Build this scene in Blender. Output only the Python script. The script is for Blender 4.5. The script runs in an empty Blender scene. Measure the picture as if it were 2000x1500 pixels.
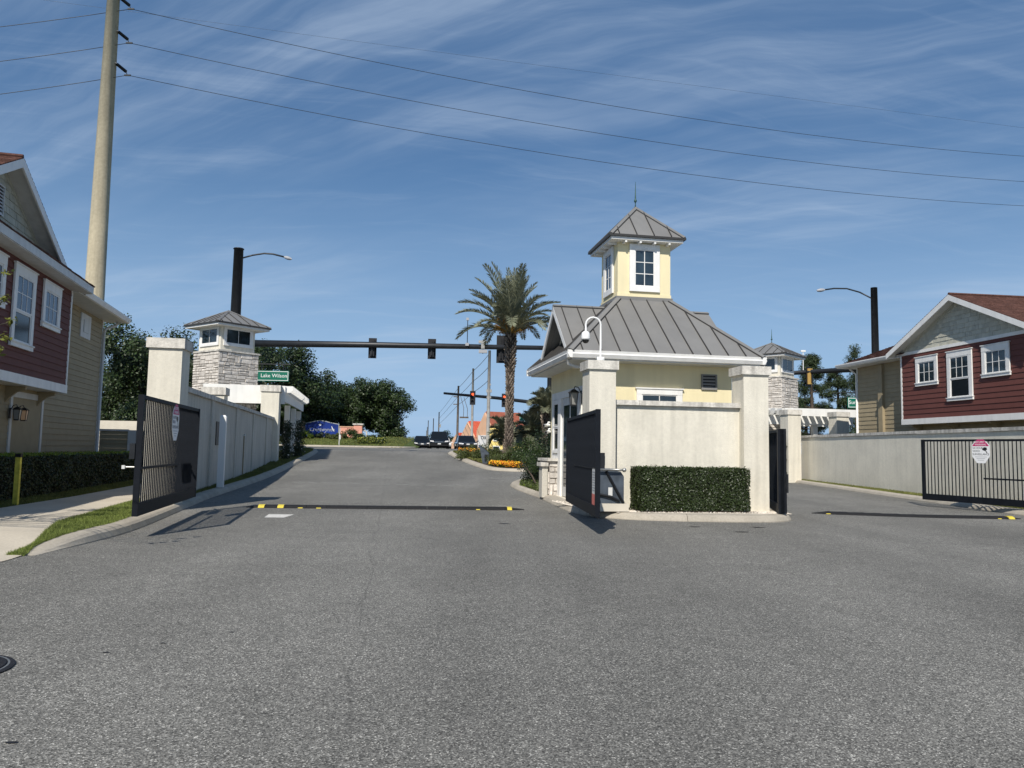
import bpy, bmesh, math, random
import numpy as np
from mathutils import Vector, Matrix
random.seed(7); RNG = np.random.default_rng(11)
R = math.radians
scene = bpy.context.scene
COL = scene.collection

# ------------------------------------------------------------------ camera, sky, sun, exposure
cam_d = bpy.data.cameras.new('camera'); cam = bpy.data.objects.new('camera', cam_d); COL.objects.link(cam)
cam_d.sensor_width = 36.0; cam_d.lens = 27.0; cam_d.clip_start = 0.1; cam_d.clip_end = 6000
cam.matrix_world = Matrix.Translation((0, 0, 1.6)) @ Matrix.Rotation(R(90) + math.atan(127 / 1500), 4, 'X') @ Matrix.Rotation(R(1.03), 4, 'Z')
scene.camera = cam
scene.view_settings.view_transform = 'Standard'; scene.view_settings.look = 'None'
scene.view_settings.exposure = 0.0; scene.view_settings.gamma = 1.0; scene.view_settings.use_curve_mapping = False
SUN_EL, SUN_AZ = 43.0, 195.0            # azimuth the light comes from (0 = +Y, clockwise)
w = bpy.data.worlds.new('World'); scene.world = w; w.use_nodes = True
nt = w.node_tree; nt.nodes.clear()
N = nt.nodes.new; L = nt.links.new
wout = N('ShaderNodeOutputWorld'); bg = N('ShaderNodeBackground'); sky = N('ShaderNodeTexSky')
sky.sky_type = 'NISHITA'; sky.sun_disc = False; sky.sun_elevation = R(SUN_EL); sky.sun_rotation = R(SUN_AZ)
sky.altitude = 30; sky.air_density = 1.0; sky.dust_density = 0.3; sky.ozone_density = 3.0
bg.inputs['Strength'].default_value = 0.072
tc = N('ShaderNodeTexCoord'); sep = N('ShaderNodeSeparateXYZ'); L(tc.outputs['Generated'], sep.inputs[0])
def wmath(op, a, b=None, clamp=False):
    n = N('ShaderNodeMath'); n.operation = op; n.use_clamp = clamp
    for i, v in enumerate((a, b)):
        if v is None: continue
        if isinstance(v, (int, float)): n.inputs[i].default_value = v
        else: L(v, n.inputs[i])
    return n.outputs[0]
zz = wmath('MAXIMUM', sep.outputs[2], 0.0); den = wmath('ADD', zz, 0.16)
cx = wmath('DIVIDE', sep.outputs[0], den); cy = wmath('DIVIDE', sep.outputs[1], den)
comb = N('ShaderNodeCombineXYZ'); L(cx, comb.inputs[0]); L(cy, comb.inputs[1])
def vmul(v, k):
    n = N('ShaderNodeVectorMath'); n.operation = 'SCALE'; L(v, n.inputs[0]); n.inputs['Scale'].default_value = k; return n.outputs[0]
def cloud(rot, scale, loc, nscale, detail, rough, warp, ws):
    mp = N('ShaderNodeMapping'); mp.inputs['Rotation'].default_value = (0, 0, R(rot)); mp.inputs['Location'].default_value = loc; L(comb.outputs[0], mp.inputs[0])
    wn = N('ShaderNodeTexNoise'); wn.inputs['Scale'].default_value = ws; wn.inputs['Detail'].default_value = 4; L(mp.outputs[0], wn.inputs['Vector'])
    ad = N('ShaderNodeVectorMath'); ad.operation = 'ADD'; L(mp.outputs[0], ad.inputs[0]); L(vmul(wn.outputs['Color'], warp), ad.inputs[1])
    m2 = N('ShaderNodeMapping'); m2.inputs['Scale'].default_value = scale; L(ad.outputs[0], m2.inputs[0])
    n = N('ShaderNodeTexNoise'); n.inputs['Scale'].default_value = nscale; n.inputs['Detail'].default_value = detail
    n.inputs['Roughness'].default_value = rough; L(m2.outputs[0], n.inputs['Vector']); return n.outputs['Fac']
def wr(v, a, b, c, d):
    m = N('ShaderNodeMapRange'); m.interpolation_type = 'SMOOTHSTEP'
    for k, x in enumerate((a, b, c, d)): m.inputs[k + 1].default_value = x
    L(v, m.inputs[0]); return m.outputs[0]
c1 = wr(cloud(16, (0.5, 1.25, 1), (3.3, 1.4, 0), 0.85, 5, 0.55, 0.8, 0.7), 0.42, 0.66, 0.0, 1.0)
c2 = wr(cloud(24, (0.55, 4.6, 1), (1.7, 4.4, 0), 1.3, 11, 0.60, 0.55, 0.8), 0.34, 0.74, 0.0, 1.0)
c3 = wr(cloud(-8, (0.9, 7.5, 1), (7.7, 2.4, 0), 1.6, 11, 0.64, 0.35, 1.2), 0.50, 0.80, 0.0, 1.0)
cs = wmath('ADD', wmath('MULTIPLY', c1, wmath('ADD', wmath('MULTIPLY', c2, 0.85), 0.15)), wmath('MULTIPLY', c3, 0.35))
cr = N('ShaderNodeMapRange'); cr.inputs[1].default_value = 0.0; cr.inputs[2].default_value = 1.0; cr.inputs[3].default_value = 0.02; cr.inputs[4].default_value = 0.46; L(cs, cr.inputs[0])
hz = N('ShaderNodeMapRange'); hz.inputs[1].default_value = 0.0; hz.inputs[2].default_value = 0.12; hz.inputs[3].default_value = 0.3; hz.inputs[4].default_value = 1.0; L(zz, hz.inputs[0])
fac = wmath('MULTIPLY', cr.outputs[0], hz.outputs[0])
hue = N('ShaderNodeHueSaturation'); hue.inputs['Saturation'].default_value = 1.18; hue.inputs['Value'].default_value = 1.0; L(sky.outputs[0], hue.inputs['Color'])
hb = N('ShaderNodeMapRange'); hb.interpolation_type = 'SMOOTHSTEP'; hb.inputs[1].default_value = -0.02; hb.inputs[2].default_value = 0.42; hb.inputs[3].default_value = 0.92; hb.inputs[4].default_value = 0.0; L(sep.outputs[2], hb.inputs[0])
mixh = N('ShaderNodeMix'); mixh.data_type = 'RGBA'; mixb = N('ShaderNodeMix'); mixb.data_type = 'RGBA'; mixb.inputs[0].default_value = 0.38; L(hue.outputs[0], mixb.inputs[6]); mixb.inputs[7].default_value = (1.1, 3.1, 6.9, 1); L(hb.outputs[0], mixh.inputs[0]); L(mixb.outputs[2], mixh.inputs[6]); mixh.inputs[7].default_value = (4.9, 7.5, 11.0, 1)
mixc = N('ShaderNodeMix'); mixc.data_type = 'RGBA'; L(fac, mixc.inputs[0]); L(mixh.outputs[2], mixc.inputs[6]); mixc.inputs[7].default_value = (7.2, 8.8, 11.0, 1)
L(mixc.outputs[2], bg.inputs['Color']); L(bg.outputs[0], wout.inputs[0])
sl = bpy.data.lights.new('sun', 'SUN'); sl.energy = 5.0; sl.angle = R(0.53); sl.color = (1.0, 0.945, 0.86)
so = bpy.data.objects.new('sun', sl); COL.objects.link(so)
sa = R(SUN_AZ); se = R(SUN_EL)
sdir = Vector((-math.sin(sa) * math.cos(se), -math.cos(sa) * math.cos(se), -math.sin(se)))
so.rotation_euler = sdir.to_track_quat('-Z', 'Y').to_euler(); so.location = (0, -20, 40)

# ------------------------------------------------------------------ materials
M = {}
def mat(name, col, rough=0.6, metal=0.0, noise=None, bump=None, spec=0.35, objvar=0.0, islvar=0.0, streak=0.0, trans=0.0, coat=0.0, emit=None, emit_s=0.0, noise2=None):
    m = bpy.data.materials.new(name); m.use_nodes = True; t = m.node_tree; n = t.nodes; l = t.links
    b = n['Principled BSDF']; b.inputs['Roughness'].default_value = rough; b.inputs['Metallic'].default_value = metal
    b.inputs['Specular IOR Level'].default_value = spec; b.inputs['Coat Weight'].default_value = coat
    c = n.new('ShaderNodeRGB'); c.outputs[0].default_value = (*col, 1); cur = c.outputs[0]
    t_c = n.new('ShaderNodeTexCoord')
    def mul(cur, fac_socket, lo, hi):
        mr = n.new('ShaderNodeMapRange'); mr.inputs[3].default_value = lo; mr.inputs[4].default_value = hi; l.new(fac_socket, mr.inputs[0])
        vm = n.new('ShaderNodeVectorMath'); vm.operation = 'SCALE'; l.new(cur, vm.inputs[0]); l.new(mr.outputs[0], vm.inputs['Scale']); return vm.outputs[0]
    for ns in (noise, noise2):
        if ns:
            nz = n.new('ShaderNodeTexNoise'); nz.inputs['Scale'].default_value = ns[0]; nz.inputs['Detail'].default_value = ns[2] if len(ns) > 2 else 4; l.new(t_c.outputs['Object'], nz.inputs['Vector'])
            mr = n.new('ShaderNodeMapRange'); mr.inputs[1].default_value = 0.3; mr.inputs[2].default_value = 0.7; l.new(nz.outputs['Fac'], mr.inputs[0])
            cur = mul(cur, mr.outputs[0], 1 - ns[1], 1 + ns[1])
    if streak:
        mp = n.new('ShaderNodeMapping'); mp.inputs['Scale'].default_value = (3.2, 3.2, 0.22); l.new(t_c.outputs['Object'], mp.inputs[0])
        nz = n.new('ShaderNodeTexNoise'); nz.inputs['Scale'].default_value = 1.6; nz.inputs['Detail'].default_value = 6; l.new(mp.outputs[0], nz.inputs['Vector'])
        mr = n.new('ShaderNodeMapRange'); mr.inputs[1].default_value = 0.42; mr.inputs[2].default_value = 0.75; l.new(nz.outputs['Fac'], mr.inputs[0])
        cur = mul(cur, mr.outputs[0], 1.0, 1 - streak)
    if objvar:
        oi = n.new('ShaderNodeObjectInfo'); cur = mul(cur, oi.outputs['Random'], 1 - objvar, 1 + objvar)
    if islvar:
        g = n.new('ShaderNodeNewGeometry'); cur = mul(cur, g.outputs['Random Per Island'], 1 - islvar, 1 + islvar)
    l.new(cur, b.inputs['Base Color'])
    if bump:
        nz = n.new('ShaderNodeTexNoise'); nz.inputs['Scale'].default_value = bump[0]; nz.inputs['Detail'].default_value = 3; l.new(t_c.outputs['Object'], nz.inputs['Vector'])
        bp = n.new('ShaderNodeBump'); bp.inputs['Strength'].default_value = bump[1]; bp.inputs['Distance'].default_value = bump[2] if len(bump) > 2 else 0.01; l.new(nz.outputs['Fac'], bp.inputs['Height']); l.new(bp.outputs[0], b.inputs['Normal'])
    if trans:
        out = [x for x in n if x.type == 'OUTPUT_MATERIAL'][0]
        tr = n.new('ShaderNodeBsdfTranslucent'); l.new(cur, tr.inputs['Color']); mx = n.new('ShaderNodeMixShader'); mx.inputs[0].default_value = trans
        l.new(b.outputs[0], mx.inputs[1]); l.new(tr.outputs[0], mx.inputs[2]); l.new(mx.outputs[0], out.inputs[0])
    if emit:
        b.inputs['Emission Color'].default_value = (*emit, 1); b.inputs['Emission Strength'].default_value = emit_s
    M[name] = m; return m
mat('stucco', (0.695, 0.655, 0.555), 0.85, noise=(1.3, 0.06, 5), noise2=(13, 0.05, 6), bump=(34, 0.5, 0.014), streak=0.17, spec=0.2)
mat('stucco_sun', (0.76, 0.715, 0.60), 0.85, noise=(0.9, 0.08, 6), noise2=(9, 0.05, 6), bump=(30, 0.6, 0.018), streak=0.08, spec=0.2)  # brighter copy of the stucco: sunlight on the right wall put into its colour
mat('stucco_shade_tone', (0.56, 0.53, 0.46), 0.85, noise=(0.9, 0.08, 6), noise2=(14, 0.06, 6), bump=(25, 0.8, 0.02), streak=0.24, spec=0.2)  # darker copy of the same cream stucco, with shade put into its colour
mat('stucco_grey', (0.40, 0.40, 0.37), 0.85, noise=(0.9, 0.07), bump=(45, 0.6, 0.014), streak=0.25, spec=0.2)
mat('cap_stone', (0.62, 0.59, 0.53), 0.85, noise=(5, 0.16, 6), noise2=(16, 0.12, 6), bump=(30, 0.5, .02), streak=0.48, spec=0.2, objvar=0.05)
mat('yellow_stucco', (0.79, 0.70, 0.45), 0.85, noise=(1.5, 0.04), bump=(70, 0.5, 0.008), streak=0.08, spec=0.2)
mat('white_trim', (0.80, 0.79, 0.76), 0.5, noise=(3, 0.04), streak=0.10)
mat('grey_trim', (0.62, 0.62, 0.60), 0.5, noise=(3, 0.05), streak=0.14)
mat('vent_grey', (0.22, 0.215, 0.205), 0.6)
mat('pergola_white', (0.80, 0.79, 0.75), 0.6, noise=(2, 0.04), streak=0.1)
mat('roof_metal', (0.195, 0.191, 0.182), 0.5, 0.0, noise=(0.8, 0.06), spec=0.4, objvar=0.035, streak=0.06)
mat('roof_seam', (0.040, 0.038, 0.036), 0.5, 0.0, spec=0.4)  # darker than the panels: the shadow of each seam is put into this colour
mat('gate_metal', (0.009, 0.011, 0.015), 0.55, 0.0, noise=(6, 0.2), spec=0.12)
mat('black_metal', (0.018, 0.019, 0.021), 0.4, 0.3, noise=(5, 0.2), spec=0.5)
mat('mast_metal', (0.020, 0.022, 0.025), 0.45, 0.2, noise=(3, 0.2), spec=0.5)
mat('finial_green', (0.04, 0.09, 0.08), 0.5, 0.3)
mat('tan_board', (0.335, 0.275, 0.175), 0.7, noise=(3, 0.06), objvar=0.05, spec=0.25)
mat('red_board', (0.138, 0.051, 0.042), 0.7, noise=(3, 0.07), objvar=0.06, spec=0.25)
mat('shake', (0.47, 0.46, 0.385), 0.8, noise=(6, 0.08), objvar=0.10, spec=0.2)
mat('shingle', (0.098, 0.050, 0.040), 0.95, noise=(14, 0.35, 5), noise2=(2, 0.1), bump=(60, 0.5), islvar=0.22, spec=0.15)
mat('board_back', (0.10, 0.08, 0.055), 0.9)
mat('stone', (0.56, 0.52, 0.47), 0.9, noise=(5, 0.20, 6), noise2=(26, 0.12), bump=(18, 0.8, 0.02), objvar=0.20, spec=0.2)
mat('mortar', (0.33, 0.30, 0.26), 0.95, noise=(9, 0.2), bump=(30, 0.8))
mat('glass', (0.018, 0.030, 0.040), 0.06, 0.0, noise=(2.5, 0.5), spec=0.9, objvar=0.25)
mat('leaf_twig', (0.17, 0.18, 0.035), 0.5, islvar=0.45, trans=0.3)
mat('glass_blue', (0.035, 0.055, 0.10), 0.12, 0.0, noise=(2.5, 0.4), spec=0.45, objvar=0.2)
mat('glass_dark', (0.012, 0.016, 0.020), 0.1, spec=0.4)
mat('kerb', (0.40, 0.36, 0.295), 0.9, noise=(1.7, 0.12, 6), noise2=(24, 0.12), bump=(60, 0.4), spec=0.2, objvar=0.06)
mat('sidewalk', (0.52, 0.465, 0.375), 0.9, noise=(1.1, 0.09, 6), noise2=(30, 0.08), bump=(80, 0.3), spec=0.2)
mat('slab', (0.60, 0.55, 0.46), 0.9, noise=(1.5, 0.1), bump=(60, 0.4), spec=0.2)
mat('dirt', (0.085, 0.075, 0.03), 0.95, noise=(8, 0.35, 6), bump=(40, 0.8))
mat('lawn', (0.075, 0.105, 0.022), 0.95, noise=(3, 0.3, 6), noise2=(0.6, 0.2), bump=(60, 0.9, 0.03))
mat('mulch', (0.06, 0.038, 0.025), 0.95, noise=(20, 0.5, 5), bump=(50, 0.9))
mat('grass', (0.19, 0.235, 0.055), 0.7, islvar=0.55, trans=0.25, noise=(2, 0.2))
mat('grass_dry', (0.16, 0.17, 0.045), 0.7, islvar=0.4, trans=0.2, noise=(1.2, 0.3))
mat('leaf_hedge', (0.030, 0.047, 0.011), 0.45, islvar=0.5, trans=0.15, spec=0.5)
mat('leaf_oak', (0.031, 0.053, 0.014), 0.5, islvar=0.55, trans=0.18, spec=0.45, noise=(0.5, 0.2))
mat('leaf_bush', (0.040, 0.066, 0.016), 0.45, islvar=0.5, trans=0.2, spec=0.45)
mat('leaf_dark', (0.020, 0.035, 0.012), 0.45, islvar=0.5, trans=0.1, spec=0.45)
mat('leaf_olive', (0.075, 0.095, 0.028), 0.5, islvar=0.5, trans=0.2)
mat('leaf_pine', (0.036, 0.055, 0.020), 0.6, islvar=0.5, trans=0.1)
mat('leaf_yellow', (0.32, 0.34, 0.05), 0.5, islvar=0.4, trans=0.35)
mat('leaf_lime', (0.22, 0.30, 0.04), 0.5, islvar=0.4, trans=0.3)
mat('palm_leaf', (0.215, 0.225, 0.145), 0.5, islvar=0.35, trans=0.15, spec=0.4)
mat('palm_stalk', (0.38, 0.20, 0.035), 0.7, islvar=0.35, trans=0.2)
mat('trunk_dark', (0.035, 0.026, 0.02), 0.95, noise=(9, 0.3))
mat('boot', (0.185, 0.15, 0.12), 0.95, islvar=0.6, noise=(9, 0.3), bump=(30, 0.6))
mat('bark', (0.085, 0.065, 0.05), 0.95, noise=(6, 0.3), bump=(20, 0.9, 0.03))
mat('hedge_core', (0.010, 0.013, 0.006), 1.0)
mat('flower_yellow', (0.85, 0.50, 0.02), 0.6, islvar=0.3, trans=0.2)
mat('flower_orange', (0.80, 0.26, 0.02), 0.6, islvar=0.3, trans=0.2)
mat('flower_white', (0.85, 0.84, 0.78), 0.6, trans=0.2)
mat('pebble', (0.62, 0.56, 0.48), 0.8, islvar=0.35)
mat('rubber', (0.012, 0.012, 0.013), 0.8, noise=(20, 0.3), bump=(60, 0.3))
mat('paint_yellow', (0.62, 0.50, 0.06), 0.55, noise=(14, 0.12))
mat('paint_white', (0.62, 0.60, 0.56), 0.7, noise=(16, 0.18))
mat('worn_white', (0.29, 0.285, 0.27), 0.9, noise=(7, 0.25, 8))
mat('post_yellow', (0.75, 0.62, 0.09), 0.6, noise=(9, 0.25), streak=0.3)
mat('pole_concrete', (0.42, 0.365, 0.255), 0.85, noise=(0.5, 0.10), noise2=(6, 0.10), bump=(12, 0.3, 0.02), streak=0.18)
mat('wood_pole', (0.12, 0.10, 0.085), 0.95, noise=(3, 0.3))
mat('grey_pole', (0.30, 0.29, 0.27), 0.85, noise=(3, 0.2))
mat('sign_green', (0.0, 0.135, 0.085), 0.5)
mat('sign_white', (0.80, 0.80, 0.80), 0.5)
mat('sign_magenta', (0.48, 0.012, 0.13), 0.45)
mat('sign_black', (0.015, 0.015, 0.018), 0.5)
mat('sign_grey', (0.35, 0.36, 0.38), 0.5)
mat('sign_blue', (0.010, 0.035, 0.22), 0.4, noise=(0.9, 0.35))
mat('gold_letter', (0.36, 0.38, 0.36), 0.4)
mat('pink_stucco', (0.72, 0.34, 0.25), 0.85, noise=(2, 0.08))
mat('peach_stucco', (0.68, 0.42, 0.27), 0.85, noise=(1, 0.08))
mat('coral_roof', (0.55, 0.10, 0.05), 0.8, noise=(3, 0.15))
mat('brown_roof', (0.30, 0.09, 0.055), 0.85, noise=(3, 0.15))
mat('yellow_wall', (0.80, 0.62, 0.22), 0.85, noise=(1, 0.05))
mat('glass_car', (0.008, 0.010, 0.012), 0.12, spec=0.45)
mat('car_black', (0.010, 0.012, 0.015), 0.18, 0.4, spec=0.8, coat=1.0)
mat('car_grey', (0.05, 0.06, 0.075), 0.2, 0.5, spec=0.8, coat=1.0)
mat('chrome', (0.55, 0.55, 0.55), 0.15, 1.0)
mat('tyre', (0.012, 0.012, 0.012), 0.9)
mat('lamp_lens', (0.7, 0.7, 0.7), 0.1)
mat('red_light', (0.6, 0.03, 0.01), 0.4, emit=(1.0, 0.10, 0.03), emit_s=3.0)
mat('dark_lens', (0.02, 0.02, 0.02), 0.3)
mat('signal_yellow', (0.52, 0.33, 0.10), 0.6)
mat('plastic_white', (0.78, 0.78, 0.76), 0.35)
mat('cabinet', (0.070, 0.085, 0.105), 0.45, 0.2, noise=(4, 0.35, 6), spec=0.5)
mat('steel', (0.40, 0.40, 0.38), 0.45, 0.8, noise=(8, 0.2))
mat('label_white', (0.62, 0.62, 0.60), 0.5)
mat('label_red', (0.60, 0.16, 0.13), 0.5)
mat('iron', (0.030, 0.029, 0.031), 0.6, 0.4, noise=(25, 0.3), bump=(40, 0.5))
mat('rust', (0.20, 0.085, 0.045), 0.8, noise=(18, 0.35), bump=(40, 0.5))
mat('warm_bulb', (0.45, 0.34, 0.25), 0.4, emit=(1.0, 0.6, 0.3), emit_s=0.06)
mat('lantern_glass', (0.25, 0.25, 0.24), 0.15, spec=0.7)
mat('wire', (0.05, 0.05, 0.05), 0.4, 0.5, spec=0.6)
mat('door_dark', (0.06, 0.055, 0.045), 0.5)
mat('curtain', (0.45, 0.42, 0.36), 0.8)

def asphalt(name, base, speck, lighten):
    m = bpy.data.materials.new(name); m.use_nodes = True; n = m.node_tree.nodes; l = m.node_tree.links; b = n['Principled BSDF']
    b.inputs['Roughness'].default_value = 0.85; b.inputs['Specular IOR Level'].default_value = 0.3
    t = n.new('ShaderNodeTexCoord'); P = t.outputs['Object']
    def nz(s, d, r=0.5):
        x = n.new('ShaderNodeTexNoise'); x.inputs['Scale'].default_value = s; x.inputs['Detail'].default_value = d; x.inputs['Roughness'].default_value = r; l.new(P, x.inputs['Vector']); return x.outputs['Fac']
    def mr(x, a, b_, c, d):
        y = n.new('ShaderNodeMapRange'); y.inputs[1].default_value = a; y.inputs[2].default_value = b_; y.inputs[3].default_value = c; y.inputs[4].default_value = d; l.new(x, y.inputs[0]); return y.outputs[0]
    def mm(op, a, b_):
        y = n.new('ShaderNodeMath'); y.operation = op
        for i, v in enumerate((a, b_)):
            if isinstance(v, (int, float)): y.inputs[i].default_value = v
            else: l.new(v, y.inputs[i])
        return y.outputs[0]
    vo = n.new('ShaderNodeTexVoronoi'); vo.inputs['Scale'].default_value = 115; l.new(P, vo.inputs['Vector'])
    sc_ = n.new('ShaderNodeSeparateColor'); l.new(vo.outputs['Color'], sc_.inputs[0])
    st = mr(sc_.outputs[0], 0.0, 1.0, 1 - speck * 0.62, 1 + speck * 0.62)
    hi = mr(sc_.outputs[1], 0.84, 1.0, 0.0, speck * 2.3)
    f = mm('ADD', st, hi)
    f = mm('MULTIPLY', f, mr(nz(0.22, 6, 0.6), 0.3, 0.7, 0.85, 1.14))
    f = mm('MULTIPLY', f, mr(nz(1.6, 5, 0.6), 0.3, 0.7, 0.93, 1.07))
    f = mm('MULTIPLY', f, mr(nz(60, 4, 0.75), 0.3, 0.7, 0.78, 1.22))
    vo2 = n.new('ShaderNodeTexVoronoi'); vo2.inputs['Scale'].default_value = 17; l.new(P, vo2.inputs['Vector']); s2 = n.new('ShaderNodeSeparateColor'); l.new(vo2.outputs['Color'], s2.inputs[0])
    f = mm('MULTIPLY', f, mr(s2.outputs[0], 0.0, 1.0, 0.93, 1.07))
    vo3 = n.new('ShaderNodeTexVoronoi'); vo3.inputs['Scale'].default_value = 66; l.new(P, vo3.inputs['Vector']); s3 = n.new('ShaderNodeSeparateColor'); l.new(vo3.outputs['Color'], s3.inputs[0])
    f = mm('MULTIPLY', f, mr(s3.outputs[1], 0.0, 1.0, 0.82, 1.18))
    # worn tyre tracks along the lane and a few oil stains
    mp = n.new('ShaderNodeMapping'); mp.inputs['Rotation'].default_value = (0, 0, R(-10)); mp.inputs['Scale'].default_value = (0.42, 0.035, 1); l.new(P, mp.inputs[0])
    tr = n.new('ShaderNodeTexNoise'); tr.inputs['Scale'].default_value = 1.0; tr.inputs['Detail'].default_value = 3; l.new(mp.outputs[0], tr.inputs['Vector'])
    f = mm('MULTIPLY', f, mr(tr.outputs['Fac'], 0.38, 0.62, 0.87, 1.10))
    st_ = mr(nz(0.9, 2), 0.66, 0.75, 1.0, 0.84); f = mm('MULTIPLY', f, st_)
    # thin cracks
    vc = n.new('ShaderNodeTexVoronoi'); vc.feature = 'DISTANCE_TO_EDGE'; vc.inputs['Scale'].default_value = 0.23
    wob = n.new('ShaderNodeTexNoise'); wob.inputs['Scale'].default_value = 1.3; wob.inputs['Detail'].default_value = 5; l.new(P, wob.inputs['Vector'])
    va = n.new('ShaderNodeVectorMath'); va.operation = 'ADD'; l.new(P, va.inputs[0]); l.new(wob.outputs['Color'], va.inputs[1]); l.new(va.outputs[0], vc.inputs['Vector'])
    ck = mr(vc.outputs['Distance'], 0.0, 0.0035, 0.80, 1.0); f = mm('MULTIPLY', f, ck)
    # paving seam down the lane and a curved tyre sweep toward the island
    sx = n.new('ShaderNodeSeparateXYZ'); l.new(P, sx.inputs[0])
    ln = mm('ADD', mm('ADD', sx.outputs[0], mm('MULTIPLY', sx.outputs[1], 0.155)), mm('MULTIPLY', nz(0.7, 4), 0.35))
    sd = mm('ABSOLUTE', mm('ADD', ln, 0.05), 0); f = mm('MULTIPLY', f, mr(sd, 0.004, 0.02, 0.80, 1.0))
    sd2 = mm('ABSOLUTE', mm('SUBTRACT', mm('ADD', mm('MULTIPLY', sx.outputs[0], 0.35), mm('MULTIPLY', nz(0.5, 3), 0.5)), mm('SUBTRACT', sx.outputs[1], 13.2)), 0)
    f = mm('MULTIPLY', f, mr(sd2, 0.004, 0.018, 0.84, 1.0))
    c = n.new('ShaderNodeVectorMath'); c.operation = 'SCALE'; c.inputs[0].default_value = base; l.new(f, c.inputs['Scale']); l.new(c.outputs[0], b.inputs['Base Color'])
    bp = n.new('ShaderNodeBump'); bp.inputs['Strength'].default_value = 0.6; bp.inputs['Distance'].default_value = 0.006; l.new(vo.outputs['Distance'], bp.inputs['Height']); l.new(bp.outputs[0], b.inputs['Normal'])
    M[name] = m
asphalt('asphalt', (0.149, 0.144, 0.129), 1.05, 0)

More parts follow.
